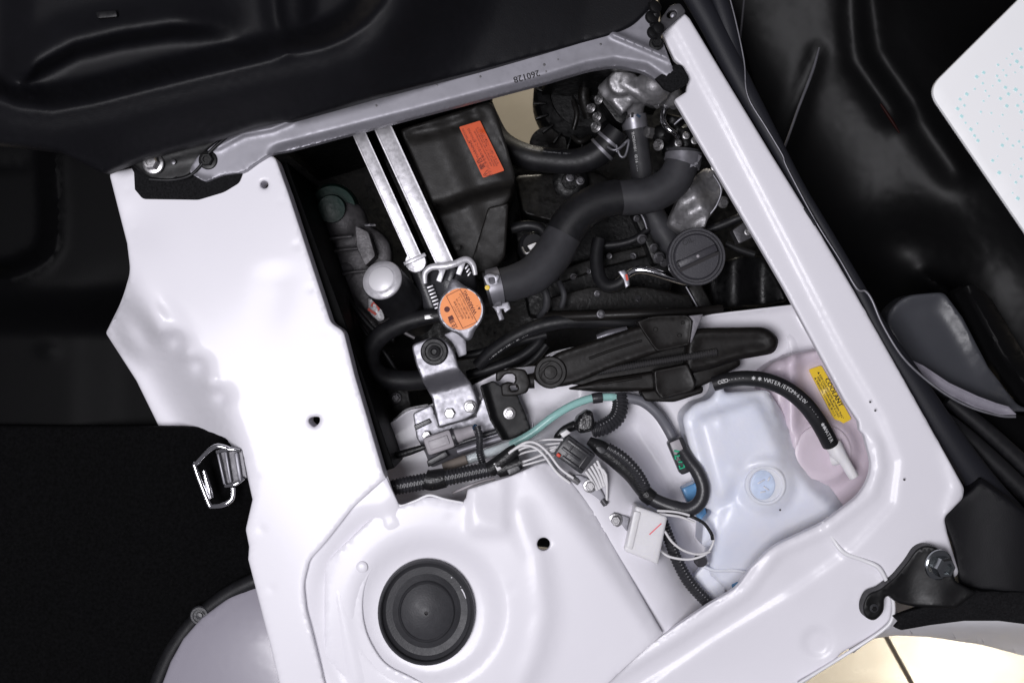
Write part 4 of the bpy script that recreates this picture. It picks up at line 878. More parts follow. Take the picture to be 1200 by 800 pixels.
turned('sensor', P(622, 292, -0.19), (0.1, 0.1, 1), [(0.018, 0), (0.018, 0.03), (0.014, 0.034), (0.0001, 0.034)], 'rubber', en, seg=24)
tube('clip', [(612, 290, -0.13, 1.4), (616, 297, -0.125, 1.6), (624, 293, -0.125, 1.6), (630, 285, -0.13, 1.4)], 'zinc', en, n=5, seg=8)
plate('clip_plate', [(618, 288, 1), (628, 284, 1), (632, 291, 1), (622, 294, 1)], -0.135, 'whiteconn', en, th=0.006)
for pts in ([(632, 330, -0.16, 4.5), (640, 345, -0.155, 4.5), (640, 360, -0.16, 4.5), (632, 372, -0.17, 4)], [(655, 330, -0.17, 3.5), (661, 345, -0.165, 3.5), (658, 360, -0.17, 3.5)]):
    tube('vacuum_hose', pts, 'greyrubber', en, n=6, seg=12)
for (x, y, r) in ((644, 322, 5), (672, 324, 4), (700, 344, 4), (714, 300, 3.5), (690, 318, 3), (742, 300, 4), (868, 336, 4), (880, 318, 3), (748, 350, 4), (655, 300, 4)): bolt(en, x, y, -0.20, r, 'dustblack', axis=(random.uniform(-.5, .5), random.uniform(-.5, .5), 1))

# heat shield
hs = thing('heat_shield', 'crumpled bright metal heat shield beside the white rail', 'shield', P(825, 235, -0.22))
def z_hs(X, Y, D):
    a = (X - 790) * 0.86 + (Y - 270) * -0.5
    return -0.155 + 0.030 * gauss(a - 34, 24) + 0.006 * np.sin(a / 6.) * gauss(a - 44, 18) + 0.003 * np.sin(Y / 5. + X / 9.)
sheet('shield_sheet', poly([(782, 262, 6), (800, 222, 8), (826, 196, 6), (838, 200, 6), (848, 218), (844, 236, 6), (832, 250, 8), (826, 266), (800, 276, 8)]), z_hs, 'cast', hs, sp=3.5, fil=3, skirt=0.03)
tube('shield_edge', [(836, 205, -0.125, 1.0), (845, 222, -0.125, 1.3), (840, 240, -0.13, 1.4), (830, 254, -0.135, 1.4), (824, 266, -0.14, 1.1)], 'steel', hs, n=6, seg=8)
bolt(hs, 847, 237, -0.135, 7, 'zinc', axis=(0.3, -0.2, 1)); bolt(hs, 838, 196, -0.13, 5, 'zinc')

# oil filler
oc = thing('oil_filler_cap', 'round dark oil filler cap with a grip bar across it', 'cap', P(816, 301, -0.16))
OZ = -0.10; c = P(816, 301, OZ); RR = R(34, OZ)
turned('filler_neck', c - Vector((0, 0, 0.07)), (0, 0, 1), [(RR * .72, 0), (RR * .72, 0.05), (RR * .8, 0.055), (0.0001, 0.055)], 'engine', oc)
capm = mat('dark_cap_nylon', (0.042, 0.041, 0.048), 0.42, bump=0.25, scale=500, var=0.1, vscale=60)
turned('cap_rim', c, (0, 0, 1), [(RR * .96, -0.014), (RR, -0.012), (RR, 0.002), (RR * .97, 0.005), (RR * .90, 0.005), (RR * .88, 0.000), (RR * .80, 0.000), (RR * .78, 0.004), (RR * .74, 0.0055), (0.0001, 0.0062)], capm, oc, seg=64, sharp=25)
bm = bmesh.new(); rt = Matrix.Rotation(math.radians(25), 3, 'Z'); bx(bm, c + Vector((0, 0, 0.0085)), (RR * 1.42, RR * .25, 0.008), rt, bev=0.0016); gb_ = obj('grip_bar', bm, capm, oc)
bm = bmesh.new(); bx(bm, c + rt @ Vector((0, -RR * .185, 0.0066)), (RR * 1.46, RR * .12, 0.0012), rt); obj('grip_slot', bm, 'ink', oc)
turned('pip', c + Vector((0, 0, 0.0120)), (0, 0, 1), [(0.0022, 0), (0.0018, 0.0012), (0.0001, 0.0014)], 'greyconn', oc, seg=12)
for s in (-1, 1):
    bm = bmesh.new(); bx(bm, c + rt @ Vector((s * RR * .66, -RR * .05 * s, 0.0065)), (RR * .14, RR * .2, 0.004), rt, bev=0.0008); obj('stop_lug', bm, 'engine', oc)
b = bmesh.new(); put_text(b, 'OIL', 806, 283, OZ + 0.0063, 9, 25); obj('lettering', b, 'rubber', oc, smooth=False, recalc=False)

# breather pipe with elbow
bp = thing('breather_pipe', 'bent chrome breather pipe with black elbow hose left of the oil cap', 'pipe', P(750, 320, -0.2))
tube('metal_pipe', [(722, 331, -0.15, 4.4), (736, 321, -0.145, 4.8), (748, 316, -0.14, 5), (764, 318, -0.138, 5), (780, 323, -0.138, 5), (800, 329, -0.14, 5), (815, 330, -0.14, 5)], 'chrome', bp, seg=16)
tube('elbow_hose', [(702, 280, -0.175, 7.5), (699, 300, -0.172, 8), (702, 324, -0.165, 8.2), (712, 335, -0.158, 8.2), (724, 333, -0.152, 8), (732, 327, -0.148, 7.5)], 'rubber', bp, seg=16)
plate('hose_clamp', [(724, 318, 1), (732, 316, 1), (737, 324, 1), (738, 334, 1), (733, 338, 1), (731, 328)], -0.136, 'steel', bp, th=0.004, sp=5)
plate('red_paint_mark', [(732.5, 322), (735, 321), (736.5, 328), (734, 329)], -0.1354, 'redink', bp, th=0.0008, fil=0)
plate('side_connector', [(858, 270, 2), (872, 260, 2), (886, 276, 2), (866, 286, 2)], -0.12, 'dustblack', bp, th=0.02)
bolt(bp, 876, 272, -0.118, 4, 'zinc')
for pts in ([(830, 270, -0.14, 5), (850, 262, -0.135, 5), (870, 254, -0.13, 5), (892, 250, -0.13, 5)], [(850, 285, -0.15, 4), (866, 292, -0.15, 4), (884, 298, -0.15, 4)]): tube('cable', pts, 'rubber', bp, n=6, seg=10)

# overflow and heater hoses on the left
oh = thing('overflow_hose', 'black overflow hose looping left from the cap neck', 'hose', P(450, 410, -0.14), 'engine coolant hoses')
tube('hose', [(516, 369, -0.085, 8.5), (498, 372, -0.088, 9.5), (472, 379, -0.095, 11), (448, 392, -0.105, 11.5), (435, 410, -0.115, 11.5), (436, 430, -0.125, 11.5), (452, 443, -0.135, 12), (478, 446, -0.14, 12), (500, 444, -0.145, 12)], 'rubber', oh, seg=20)
bm = bmesh.new(); bx(bm, P(503, 371, -0.078), (0.012, 0.006, 0.002), Matrix.Rotation(0.12, 3, 'Z'), bev=0.0006); obj('clamp_tab', bm, 'zinc', oh)
hp = thing('heater_hose', 'long black heater hose with white printing passing above the jack', 'hose', P(650, 385, -0.16), 'engine coolant hoses')
hh = tube('hose', [(560, 428, -0.15, 7.5), (578, 411, -0.14, 8), (604, 394, -0.13, 8.4), (632, 382, -0.125, 8.6), (665, 376, -0.122, 8.6), (700, 376, -0.125, 8.6), (740, 378, -0.13, 8.6), (775, 372, -0.14, 8.6)], 'rubber', hp, seg=18)
hose_text(hh, '--ooo-ooo--ooo-- oo ----', 0.0042, 0.022, -0.6, 'whiteink', 1.0)
for k, pts in enumerate(([(520, 420, -0.17, 5), (560, 414, -0.165, 5), (600, 402, -0.16, 5), (640, 392, -0.16, 5)], [(548, 440, -0.17, 6), (580, 430, -0.165, 6), (610, 418, -0.16, 6), (630, 402, -0.16, 6), (634, 390, -0.165, 6)], [(552, 448, -0.175, 5), (590, 440, -0.17, 5), (622, 424, -0.165, 5), (640, 404, -0.165, 5)])):
    c = thing('vacuum_hose', ['upper', 'middle', 'lower'][k] + ' thin black rubber hose curving between bracket and jack head', 'hose', P(pts[1][0], pts[1][1], -0.2), 'thin hoses left of the jack'); tube('hose', pts, 'rubber', c, n=7, seg=12)

# ================================================================== rubber cap, jack, brackets
rc = thing('strut_cap', 'large round black rubber cap on the strut tower', 'rubber cap', P(500, 716, -0.02))
c = P(500, 716, -0.016); Q = R(56.5, -0.016)
bm = bmesh.new(); lathe(bm, c, (0.04, 0.02, 1), [(Q * .98, -0.006), (Q * 1.02, -0.002), (Q * 1.02, 0.006), (Q, 0.0095), (Q * .965, 0.0105), (Q * .94, 0.0085), (Q * .93, 0.002), (Q * .86, -0.002), (Q * .72, -0.003), (Q * .60, 0.0005), (Q * .575, 0.0035), (Q * .56, 0.0042), (Q * .545, 0.0035), (Q * .535, 0.0025), (Q * .40, 0.006), (Q * .25, 0.0085), (Q * .14, 0.0098), (Q * .07, 0.0108), (Q * .04, 0.0108), (Q * .03, 0.008), (0.0001, 0.008)], 64)
capo = obj('cap_dome', bm, mat('matt_grey_rubber', (0.036, 0.036, 0.040), 0.52, bump=0.25, scale=500, var=0.15, vscale=30, rvar=0.06), rc, sharp=28); capo.scale = (0.985, 1.07, 1)
turned('pinhole_disc', c + Vector((0, 0, 0.010)), (0, 0, 1), [(0.0016, -0.004), (0.0016, -0.0015), (0.0001, -0.0012)], 'ink', rc, seg=14)  # black disc paints the shade inside the centre pinhole

jk = thing('car_jack', 'black steel car jack stowed slantwise across the middle of the bay', 'jack', P(740, 425, -0.12))
JZ = -0.062
plate('upper_arm', [(622, 440, 5), (650, 414, 14), (700, 398), (748, 382, 4), (806, 372), (812, 400, 3), (768, 414), (720, 430), (668, 452, 14), (636, 455, 12)], lambda X, Y, D: JZ + 0.004 + 0.003 * gauss(D - 5, 3), 'jack', jk, th=0.022, fil=3, sp=3.5, relax=3)
plate('lower_arm', [(664, 456, 6), (702, 444), (768, 434, 4), (776, 458, 4), (700, 459)], lambda X, Y, D: JZ - 0.016 + 0.003 * gauss(D - 5, 3), 'jack', jk, th=0.02, fil=4, sp=5)
plate('far_arm', [(806, 386, 3), (828, 384), (898, 383, 12), (914, 397, 9), (908, 414, 8), (868, 421), (834, 432), (800, 440, 3)], lambda X, Y, D: JZ - 0.004 + 0.005 * gauss(D - 7, 4), 'jack', jk, th=0.022, fil=5, sp=5)
plate('far_lower_arm', [(806, 428, 4), (866, 416, 4), (868, 428, 4), (840, 444, 5), (814, 456, 4)], JZ - 0.014, 'jack', jk, th=0.02, fil=4)
plate('saddle', [(746, 376, 3), (768, 370, 3), (806, 369, 3), (812, 376), (808, 404, 3), (770, 412, 3), (760, 398)], lambda X, Y, D: JZ + 0.014 + 0.004 * gauss(D, 3), 'jack', jk, th=0.03, fil=3, sp=5)
plate('saddle_wing', [(806, 370, 1), (824, 368, 1), (810, 402, 1), (804, 398)], JZ + 0.012, mat('worn_jack_steel', (0.22, 0.21, 0.23), 0.45, metal=0.4, bump=0.3, scale=200), jk, th=0.012)
plate('trunnion_block', [(766, 434, 3), (806, 426, 3), (816, 450, 3), (812, 458, 3), (776, 468, 3), (768, 458)], lambda X, Y, D: JZ + 0.006 + 0.003 * gauss(D, 4), 'jack', jk, th=0.035, fil=3, sp=5)
plate('base_foot', [(750, 458, 3), (772, 456, 3), (808, 458, 3), (824, 452, 3), (824, 460, 3), (790, 471, 4), (756, 470, 3)], JZ - 0.01, 'jack', jk, th=0.03, fil=3)
conduit('threaded_rod', [(700, 436, JZ - 0.002, 4.5), (750, 427, JZ - 0.002, 4.5), (800, 419, JZ - 0.002, 4.5), (840, 412, JZ - 0.002, 4.5)], mat('oily_thread_steel', (0.06, 0.058, 0.06), 0.35, metal=0.5), jk, pitch=0.0030, depth=0.16, seg=12)
turned('pivot_pin', P(645, 436, JZ + 0.002), (0, 0, 1), [(R(19, JZ), -0.004), (R(19, JZ), 0.004), (R(17.5, JZ), 0.006), (R(14, JZ), 0.006), (R(13, JZ), 0.0035), (R(8, JZ), 0.0035), (R(7, JZ), 0.006), (0.0001, 0.0065)], 'jack', jk, seg=36)
plate('gap_fill', [(664, 450), (768, 410), (812, 404), (812, 432), (770, 442), (700, 452)], JZ - 0.022, 'jack', jk, th=0.012)  # added dark plate, darkens the gap between the arms
hook = tube('hook_eye', [(626, 446, JZ, 9), (612, 447, JZ, 8), (604, 448, JZ, 6)], 'jack', jk, n=4, seg=12, flat=0.7)
plate('hook_plate', [(581, 435, 4), (600, 431, 4), (616, 433, 4), (622, 448, 3), (618, 460, 4), (604, 464, 4), (588, 464, 3), (587, 450, 3), (596, 447, 4), (602, 449), (605, 444, 3), (602, 438, 3), (592, 438, 4), (586, 446, 3), (581, 447, 3)], JZ + 0.010, 'jack', jk, th=0.014, fil=2, sp=4, step=3, holes=[poly([(597, 452, 2), (606, 451, 2), (607, 457, 2), (599, 458, 2)], 2)])
for (x, y, r) in ((768, 386, 3), (796, 393, 3), (800, 378, 2.5)): bolt(jk, x, y, JZ + 0.0145, r, 'jack', washer=False)
tube('pressed_rib', [(690, 420, JZ + 0.004, 1.6), (720, 409, JZ + 0.004, 1.6), (752, 399, JZ + 0.004, 1.4)], 'jack', jk, n=4, seg=8)
tube('pressed_rib', [(706, 449, JZ - 0.014, 1.4), (732, 445, JZ - 0.014, 1.6), (752, 442, JZ - 0.014, 1.4)], 'jack', jk, n=4, seg=8)
bolt(jk, 704, 368, -0.10, 5, 'dustblack'); tube('cross_link', [(640, 372, -0.13, 6), (690, 370, -0.11, 6), (740, 368, -0.10, 6), (800, 366, -0.10, 6), (846, 362, -0.11, 5)], 'jack', jk, n=5, seg=12)
tube('shiny_spacer', [(700, 396, -0.11, 4), (715, 391, -0.108, 5), (735, 386, -0.108, 4)], 'steel', jk, n=4, seg=12)

mb = thing('stepped_bracket', 'stepped silver steel bracket with rubber bush and two hex bolts', 'bracket', P(520, 450, -0.13))
def z_mb(X, Y, D):
    v = (Y - (446 - 0.28 * (X - 495))); return -0.062 - 0.040 * ss(v, -2, 17)
plate('bracket_plate', [(482, 404, 5), (506, 395, 8), (522, 397, 8), (532, 411, 6), (538, 432, 3), (552, 449, 2), (560, 468, 4), (560, 483, 9), (545, 492, 6), (514, 501, 3), (506, 466), (496, 448, 2), (488, 428)], z_mb, 'steel', mb, th=0.005, fil=2, sp=3.5, step=4)
bz = -0.062; bc = P(509, 412, bz)
turned('rubber_bush', bc, (0, 0, 1), [(R(16, bz), 0), (R(16, bz), 0.004), (R(14.5, bz), 0.0065), (R(11, bz), 0.0065), (R(10, bz), 0.003), (R(7.5, bz), 0.003), (R(7, bz), 0.008), (R(4, bz), 0.009), (R(2.8, bz), 0.006), (0.0001, 0.006)], 'rubber', mb, seg=36, sharp=28)
bolt(mb, 527, 484, -0.1015, 7, 'zinc', washer=False, h=0.8); bolt(mb, 551, 476, -0.1015, 7.5, 'zinc')
plate('rear_tab', [(520, 392, 2), (536, 385, 2), (546, 400), (547, 415, 2), (537, 419, 2), (531, 403)], -0.085, 'alu', mb, th=0.004, sp=6)
sb = thing('support_bracket', 'black steel support bracket with one silver bolt left of the teal tube', 'bracket', P(595, 485, -0.14))
def z_sb(X, Y, D): return -0.105 + 0.007 * (1 - ss(sdist(X, Y, [(560, 448), (572, 492), (588, 520)])[0], 5, 9))
plate('bracket_plate', [(562, 452, 3), (578, 446, 3), (592, 455), (606, 462, 4), (613, 478), (620, 496, 3), (622, 504, 3), (598, 515, 4), (588, 516, 3), (574, 492)], z_sb, 'blackmetal', sb, th=0.012, fil=1.2, sp=3, relax=1)
bolt(sb, 597, 484, -0.1035, 7.5, 'zinc')
tube('edge_hem', [(619, 508, -0.10, 1.0), (624, 502, -0.10, 1.3), (624, 494, -0.10, 1.0)], 'steel', sb, n=4, seg=8)
bp2 = thing('mounting_plate', 'bright silver mounting plate with black slots left of the grey sensor', 'plate', P(520, 515, -0.15))
plate('base_sheet', [(484, 484, 3), (506, 474, 3), (516, 500), (556, 488), (566, 462, 3), (575, 470), (590, 516, 3), (524, 540, 3), (505, 548, 4), (498, 530), (488, 512)], lambda X, Y, D: -0.116 - 0.015 * ss(Y, 518, 540), 'steel', bp2, th=0.004, fil=1.5, sp=5)
for pts in ([(485, 498, 1), (503, 490, 1), (506, 495, 1), (487, 504, 1)], [(500, 540, 1), (522, 528, 1), (526, 534, 1), (502, 547, 1)]): plate('slot', pts, -0.112, 'blackconn', bp2, th=0.008)
bolt(bp2, 500, 510, -0.113, 6, 'zinc', washer=False)
tube('cross_bar', [(506, 530, -0.105, 3.4), (545, 517, -0.104, 3.4), (582, 505, -0.104, 3.4)], 'blackconn', bp2, n=4, seg=10)
tube('cross_bar', [(536, 529, -0.108, 3.6), (560, 521, -0.108, 3.8), (590, 512, -0.108, 3.6)], 'alu', bp2, n=4, seg=10)

# grey inline sensor
sn = thing('inline_connector', 'light grey inline connector lying on the silver mounting plate', 'connector', P(525, 515, -0.10))
a0, a1 = P(499, 523, -0.082), P(531, 512, -0.082); t = (a1 - a0).normalized(); rt = Matrix((t, Vector((-t.y, t.x, 0)), Vector((0, 0, 1)))).transposed()
bm = bmesh.new(); bx(bm, (a0 + a1) / 2, ((a1 - a0).length, R(22, -.08), 0.022), rt, bev=0.004); obj('plug', bm, 'greyconn', sn)
bm = bmesh.new(); bx(bm, (a0 + a1) / 2 + Vector((0, 0, 0.0115)), ((a1 - a0).length * .7, R(11, -.08), 0.004), rt, bev=0.001); obj('latch', bm, 'greyconn', sn)
for k in (-1, 1):
    bm = bmesh.new(); bx(bm, (a0 + a1) / 2 + Vector((0, 0, 0.0125)) + rt @ Vector((0, k * R(3, -.08), 0)), ((a1 - a0).length * .5, R(1.2, -.08), 0.003), rt); obj('latch_rib', bm, 'greyconn', sn)
tube('rear_socket', [(529, 512.5, -0.084, 8.5), (540, 509, -0.084, 8.2), (541, 508.6, -0.084, 7.4), (555, 504, -0.084, 7)], 'greyconn', sn, n=1, seg=16, smooth=False)
tube('seal_ring', [(531, 512, -0.083, 11), (533.5, 511, -0.083, 11)], 'blackconn', sn, n=1, seg=18, smooth=False)
tube('lead', [(498, 523, -0.084, 3), (486, 527, -0.086, 4), (470, 532, -0.09, 4.5), (450, 537, -0.095, 4.5)], 'tape', sn, n=5, seg=10)
tube('blue_lead', [(554, 503, -0.08, 1.6), (557, 498, -0.074, 1.5), (560, 502, -0.074, 1.4)], 'bluewire', sn, n=4, seg=8)
conduit('drop_conduit', [(559, 499, -0.075, 4.2), (562, 512, -0.074, 4.3), (562, 530, -0.07, 4.3), (566, 544, -0.06, 4.2)], 'blackconn', sn, pitch=0.0036)

# ================================================================== wiring
def cable(name, label, org, group=None, cat='cable'): return thing(name, label, cat, P(*org), group)
k1 = cable('wiring_conduit', 'black corrugated conduit across the notch above the strut tower', (520, 560, -0.07), 'corrugated wiring conduits')
conduit('conduit', [(446, 574, -0.045, 9.5), (480, 567, -0.045, 10), (520, 560, -0.044, 10), (555, 553, -0.043, 9.5), (590, 546, -0.042, 9)], 'blackconn', k1, slit=0.25)
tube('tape_wrap', [(498, 561, -0.044, 11.5), (505, 562.5, -0.044, 12.2), (516, 560.5, -0.044, 12), (522, 559.5, -0.044, 11.2)], 'tape', k1, n=4, seg=14)
tube('tape_wrap', [(574, 550, -0.04, 9), (588, 540, -0.036, 9), (600, 530, -0.034, 8), (606, 526, -0.034, 6.5)], 'tape', k1, n=5, seg=14)
tube('tape_wrap', [(584, 551, -0.04, 8.5), (596, 547, -0.038, 9), (611, 541, -0.036, 8)], 'tape', k1, n=5, seg=14)
plate('edge_clip', [(593, 550, 2), (608, 544, 2), (611, 551, 2), (597, 558, 2)], -0.028, 'blackconn', k1, th=0.012)
plate('white_tape', [(578, 543, 1), (583, 541, 1), (588, 549, 1), (583, 552, 1)], -0.0285, 'wire', k1, th=0.004, sp=5)
tube('side_lead', [(530, 578, -0.05, 1.8), (555, 567, -0.045, 2), (580, 560, -0.045, 2)], 'greyconn', k1, n=4, seg=8)
br_ = tube('taupe_sleeve', [(520, 548, -0.075, 6), (533, 543, -0.074, 6.2), (547, 538, -0.074, 6)], 'brown', None, n=4, seg=14); tag(br_, 'short taupe fabric sleeve on the tube above the conduit', 'sleeve')

tt = cable('clear_tube', 'translucent teal drain tube curving from the bracket under the jack', (640, 490, -0.14), None, 'tube')
tube('clear_end', [(542, 541, -0.078, 5.2), (560, 534, -0.078, 5.4), (585, 526, -0.08, 5.4), (604, 518, -0.082, 5.4)], 'clear', tt, n=6, seg=14)
tube('teal_tube', [(598, 521, -0.080, 4.7), (622, 508, -0.078, 4.7), (648, 488, -0.076, 4.7), (672, 474, -0.076, 4.7), (696, 466, -0.078, 4.7), (722, 465, -0.08, 4.6)], 'teal', tt, n=7, seg=16)
tube('joint', [(694, 467, -0.078, 6), (700, 466, -0.078, 6.4), (706, 465.5, -0.078, 6)], 'blackconn', tt, n=3, seg=14)
gs = tube('grey_drain_tube', [(732, 466, -0.085, 6), (752, 470, -0.085, 6), (770, 484, -0.085, 6), (784, 505, -0.088, 6), (796, 530, -0.082, 6)], mat('grey_vinyl', (0.14, 0.14, 0.16), 0.45, bump=0.1), None, n=7, seg=14); tag(gs, 'grey vinyl tube bending from under the jack to the tank side', 'tube')

k2 = cable('wiring_conduit', 'short curved black conduit dropping from under the jack', (725, 490, -0.09), 'corrugated wiring conduits')
conduit('conduit', [(726, 462, -0.085, 9.5), (727, 476, -0.08, 10), (722, 490, -0.075, 10), (708, 500, -0.07, 10), (694, 504, -0.068, 9)], 'blackconn', k2, slit=-0.5)
plate('plug', [(676, 488, 3), (688, 480, 3), (694, 482, 2), (697, 494), (694, 505, 3), (680, 508, 3), (672, 500, 3)], lambda X, Y, D: -0.05 + 0.004 * np.sin(X * .9), 'tape', k2, th=0.022, fil=3, sp=4)
tube('lead', [(674, 498, -0.06, 6), (662, 503, -0.058, 5), (654, 510, -0.058, 4), (652, 514, -0.056, 3.5)], 'tape', k2, n=5, seg=12)

cn = thing('harness_plug', 'black rectangular harness plug with a red lock pin and white wires', 'connector', P(675, 530, -0.06))
def frame2(x0, y0, x1, y1, z): a, c = P(x0, y0, z), P(x1, y1, z); t = (c - a).normalized(); return a, c, Matrix((t, Vector((-t.y, t.x, 0)), Vector((0, 0, 1)))).transposed()
a, c, rt = frame2(656, 519, 690, 544, -0.03); cc = (a + c) / 2
bm = bmesh.new(); bx(bm, cc, (0.041, 0.029, 0.020), rt, bev=0.0022); obj('housing', bm, 'blackconn', cn)
for v, u, L_ in ((0.009, 0.0, 0.034), (-0.002, -0.004, 0.026), (-0.0105, 0.004, 0.03)):
    bm = bmesh.new(); bx(bm, cc + rt @ Vector((u, v, 0.0108)), (L_, 0.0035, 0.004), rt, bev=0.0008); obj('latch_rib', bm, 'blackconn', cn)
for u in (-0.008, 0.013):
    bm = bmesh.new(); bx(bm, cc + rt @ Vector((u, 0.0, 0.0105)), (0.0022, 0.027, 0.003), rt, bev=0.0006); obj('cross_rib', bm, 'blackconn', cn)
bm = bmesh.new(); bx(bm, P(654.5, 533, -0.018), (0.005, 0.004, 0.004), rt, bev=0.0008); obj('lock_pin', bm, 'redink', cn)
plate('white_cap', [(656, 508, 1), (664, 503, 1), (669, 507, 1), (660, 513, 1)], -0.02, 'whiteconn', cn, th=0.012, sp=5)
for k, q in enumerate(([(596, 533), (616, 524), (636, 521), (656, 519)], [(598, 536), (618, 529), (638, 526), (652, 523)], [(604, 543), (622, 538), (640, 531), (653, 527)], [(606, 547), (628, 541), (644, 536), (652, 532)], [(600, 534), (620, 520), (640, 515), (660, 515)], [(606, 545), (630, 534), (646, 527), (656, 522)])):
    tube('white_wire', [(x, y, -0.036 + 0.005 * math.sin(i * 1.7 + k * 2.1), 1.35) for i, (x, y) in enumerate(q)], 'wire', cn, n=6, seg=8)
for k, q in enumerate(([(596, 531), (614, 519), (628, 519), (642, 530), (656, 548), (672, 560)], [(598, 529), (612, 522), (626, 524), (638, 534), (652, 553), (668, 566)])):
    tube('white_wire', [(x, y, -0.024, 1.6) for x, y in q], 'wire', cn, n=7, seg=9)
for k in range(5):
    tube('terminal_finger', [(686 + k * 3.4, 552 - k * 3.2, -0.034, 1.7), (694 + k * 3, 563 - k * 2.4, -0.034, 1.7), (700 + k * 2.6, 574 - k * 1.4, -0.036, 1.6)], 'wire', cn, n=3, seg=8)
tube('terminal_finger', [(700, 546, -0.034, 1.8), (710, 556, -0.034, 1.8), (711, 586, -0.036, 1.6)], 'wire', cn, n=3, seg=8)

g1 = thing('earth_terminal', 'silver earth terminal plate bolted below the harness plug', 'terminal', P(692, 572, -0.06), 'silver earth terminals')
plate('terminal_plate', [(670, 556, 2), (680, 556, 3), (700, 565, 4), (711, 584, 3), (707, 592, 3), (696, 587, 4), (680, 574, 3)], -0.038, 'steel', g1, th=0.003, sp=5)
bolt(g1, 691, 569, -0.037, 8, 'zinc'); tube('crimp', [(664, 556, -0.032, 3), (672, 561, -0.033, 3.4), (678, 566, -0.034, 3)], 'zinc', g1, n=3, seg=10)
turned('stud', P(708, 588, -0.036), (0.6, -0.8, 0.3), [(0.004, -0.003), (0.004, 0.004), (0.0001, 0.005)], 'dustblack', g1, seg=12)
g2 = thing('earth_terminal', 'silver earth terminal tab bolted left of the white relay', 'terminal', P(718, 608, -0.06), 'silver earth terminals')
plate('terminal_plate', [(702, 604, 4), (708, 595, 4), (738, 606, 2), (734, 628, 2), (718, 624, 5), (706, 614, 5)], -0.040, 'steel', g2, th=0.003, sp=5)
bolt(g2, 721, 609, -0.039, 8.5, 'zinc'); turned('stud', P(701, 602, -0.042), (-1, 0.5, 0.3), [(0.0045, -0.004), (0.0045, 0.003), (0.0001, 0.004)], 'dustblack', g2, seg=12)

rl = thing('relay_block', 'translucent white relay block with a red pen stroke and white leads', 'relay', P(757, 630, -0.06))
bxp = [(745, 592, 3), (782, 605, 3), (771, 661, 2), (731, 645, 3)]
plate('housing', bxp, lambda X, Y, D: -0.022 + 0.0 * X, 'whiteconn', rl, th=0.030, fil=3, sp=8)
plate('lid_step', [(743, 598, 2), (751, 600, 2), (741, 644, 2), (734, 641, 2)], -0.0195, 'whiteconn', rl, th=0.004, sp=6)
bm = bmesh.new(); p0, p1 = P(761, 626, -0.0215), P(775, 613, -0.0215); bx(bm, (p0 + p1) / 2, ((p1 - p0).length, 0.0012, 0.0004), Matrix.Rotation(math.atan2((p1 - p0).y, (p1 - p0).x), 3, 'Z')); obj('red_stroke', bm, mat('pink_red_marker', (0.85, 0.12, 0.15), 0.5), rl)
for q in ([(770, 598), (795, 600), (818, 608), (833, 622), (836, 634), (828, 648), (808, 655), (785, 652), (773, 644)], [(772, 602), (796, 605), (814, 612)], [(779, 622), (788, 635), (802, 645), (818, 649), (832, 646)]):
    tube('white_lead', [(x, y, -0.028 - 0.002 * i, 1.5) for i, (x, y) in enumerate(q)], 'wire', rl, n=7, seg=9)
tube('black_lead', [(808, 604, -0.030, 2.0), (824, 612, -0.031, 2.0), (833, 624, -0.032, 2.0), (835, 632, -0.033, 2)], 'tape', rl, n=6, seg=9)
turned('clip_stud', P(820, 655, -0.05), (0.2, -0.2, 1), [(0.008, 0), (0.008, 0.006), (0.006, 0.009), (0.0001, 0.009)], 'dustblack', rl, seg=18)

k3 = cable('wiring_conduit', 'thick taped black harness running from the plug towards the tank', (740, 560, -0.08), 'corrugated wiring conduits')
tube('taped_harness', [(690, 516, -0.045, 5), (704, 525, -0.042, 9.5), (722, 539, -0.042, 10), (740, 556, -0.044, 9.5), (753, 574, -0.048, 8.5), (764, 586, -0.05, 8.5)], 'tape', k3, n=8, seg=16)
conduit('conduit', [(712, 524, -0.036, 6.5), (730, 536, -0.035, 7), (746, 553, -0.036, 7), (757, 572, -0.042, 6.5)], 'blackconn', k3, slit=0.2)
tube('taped_harness', [(758, 580, -0.05, 8), (772, 588, -0.046, 8.5), (788, 594, -0.042, 9), (806, 597, -0.04, 9), (820, 588, -0.038, 8.5), (824, 572, -0.038, 8), (818, 554, -0.04, 8), (808, 540, -0.045, 8), (800, 528, -0.05, 8)], 'blackconn', k3, n=8, seg=16)
lathe_o = tube('tape_ring', [(755, 576, -0.047, 9.5), (759, 580, -0.047, 10), (764, 584, -0.047, 9.5)], 'tape', k3, n=3, seg=14)
plate('oval_clip', [(696, 523, 4), (706, 522, 5), (713, 530, 4), (704, 533, 5)], -0.031, 'blackconn', k3, th=0.004, sp=4)
k4 = cable('wiring_conduit', 'thin black conduit descending under the sill right of the relay', (800, 660, -0.1), 'corrugated wiring conduits')
conduit('conduit', [(774, 604, -0.06, 6.5), (783, 628, -0.062, 7), (793, 655, -0.064, 7.2), (808, 682, -0.066, 7.5), (832, 708, -0.07, 7.5), (846, 722, -0.074, 7.5)], 'blackconn', k4, slit=0.3)

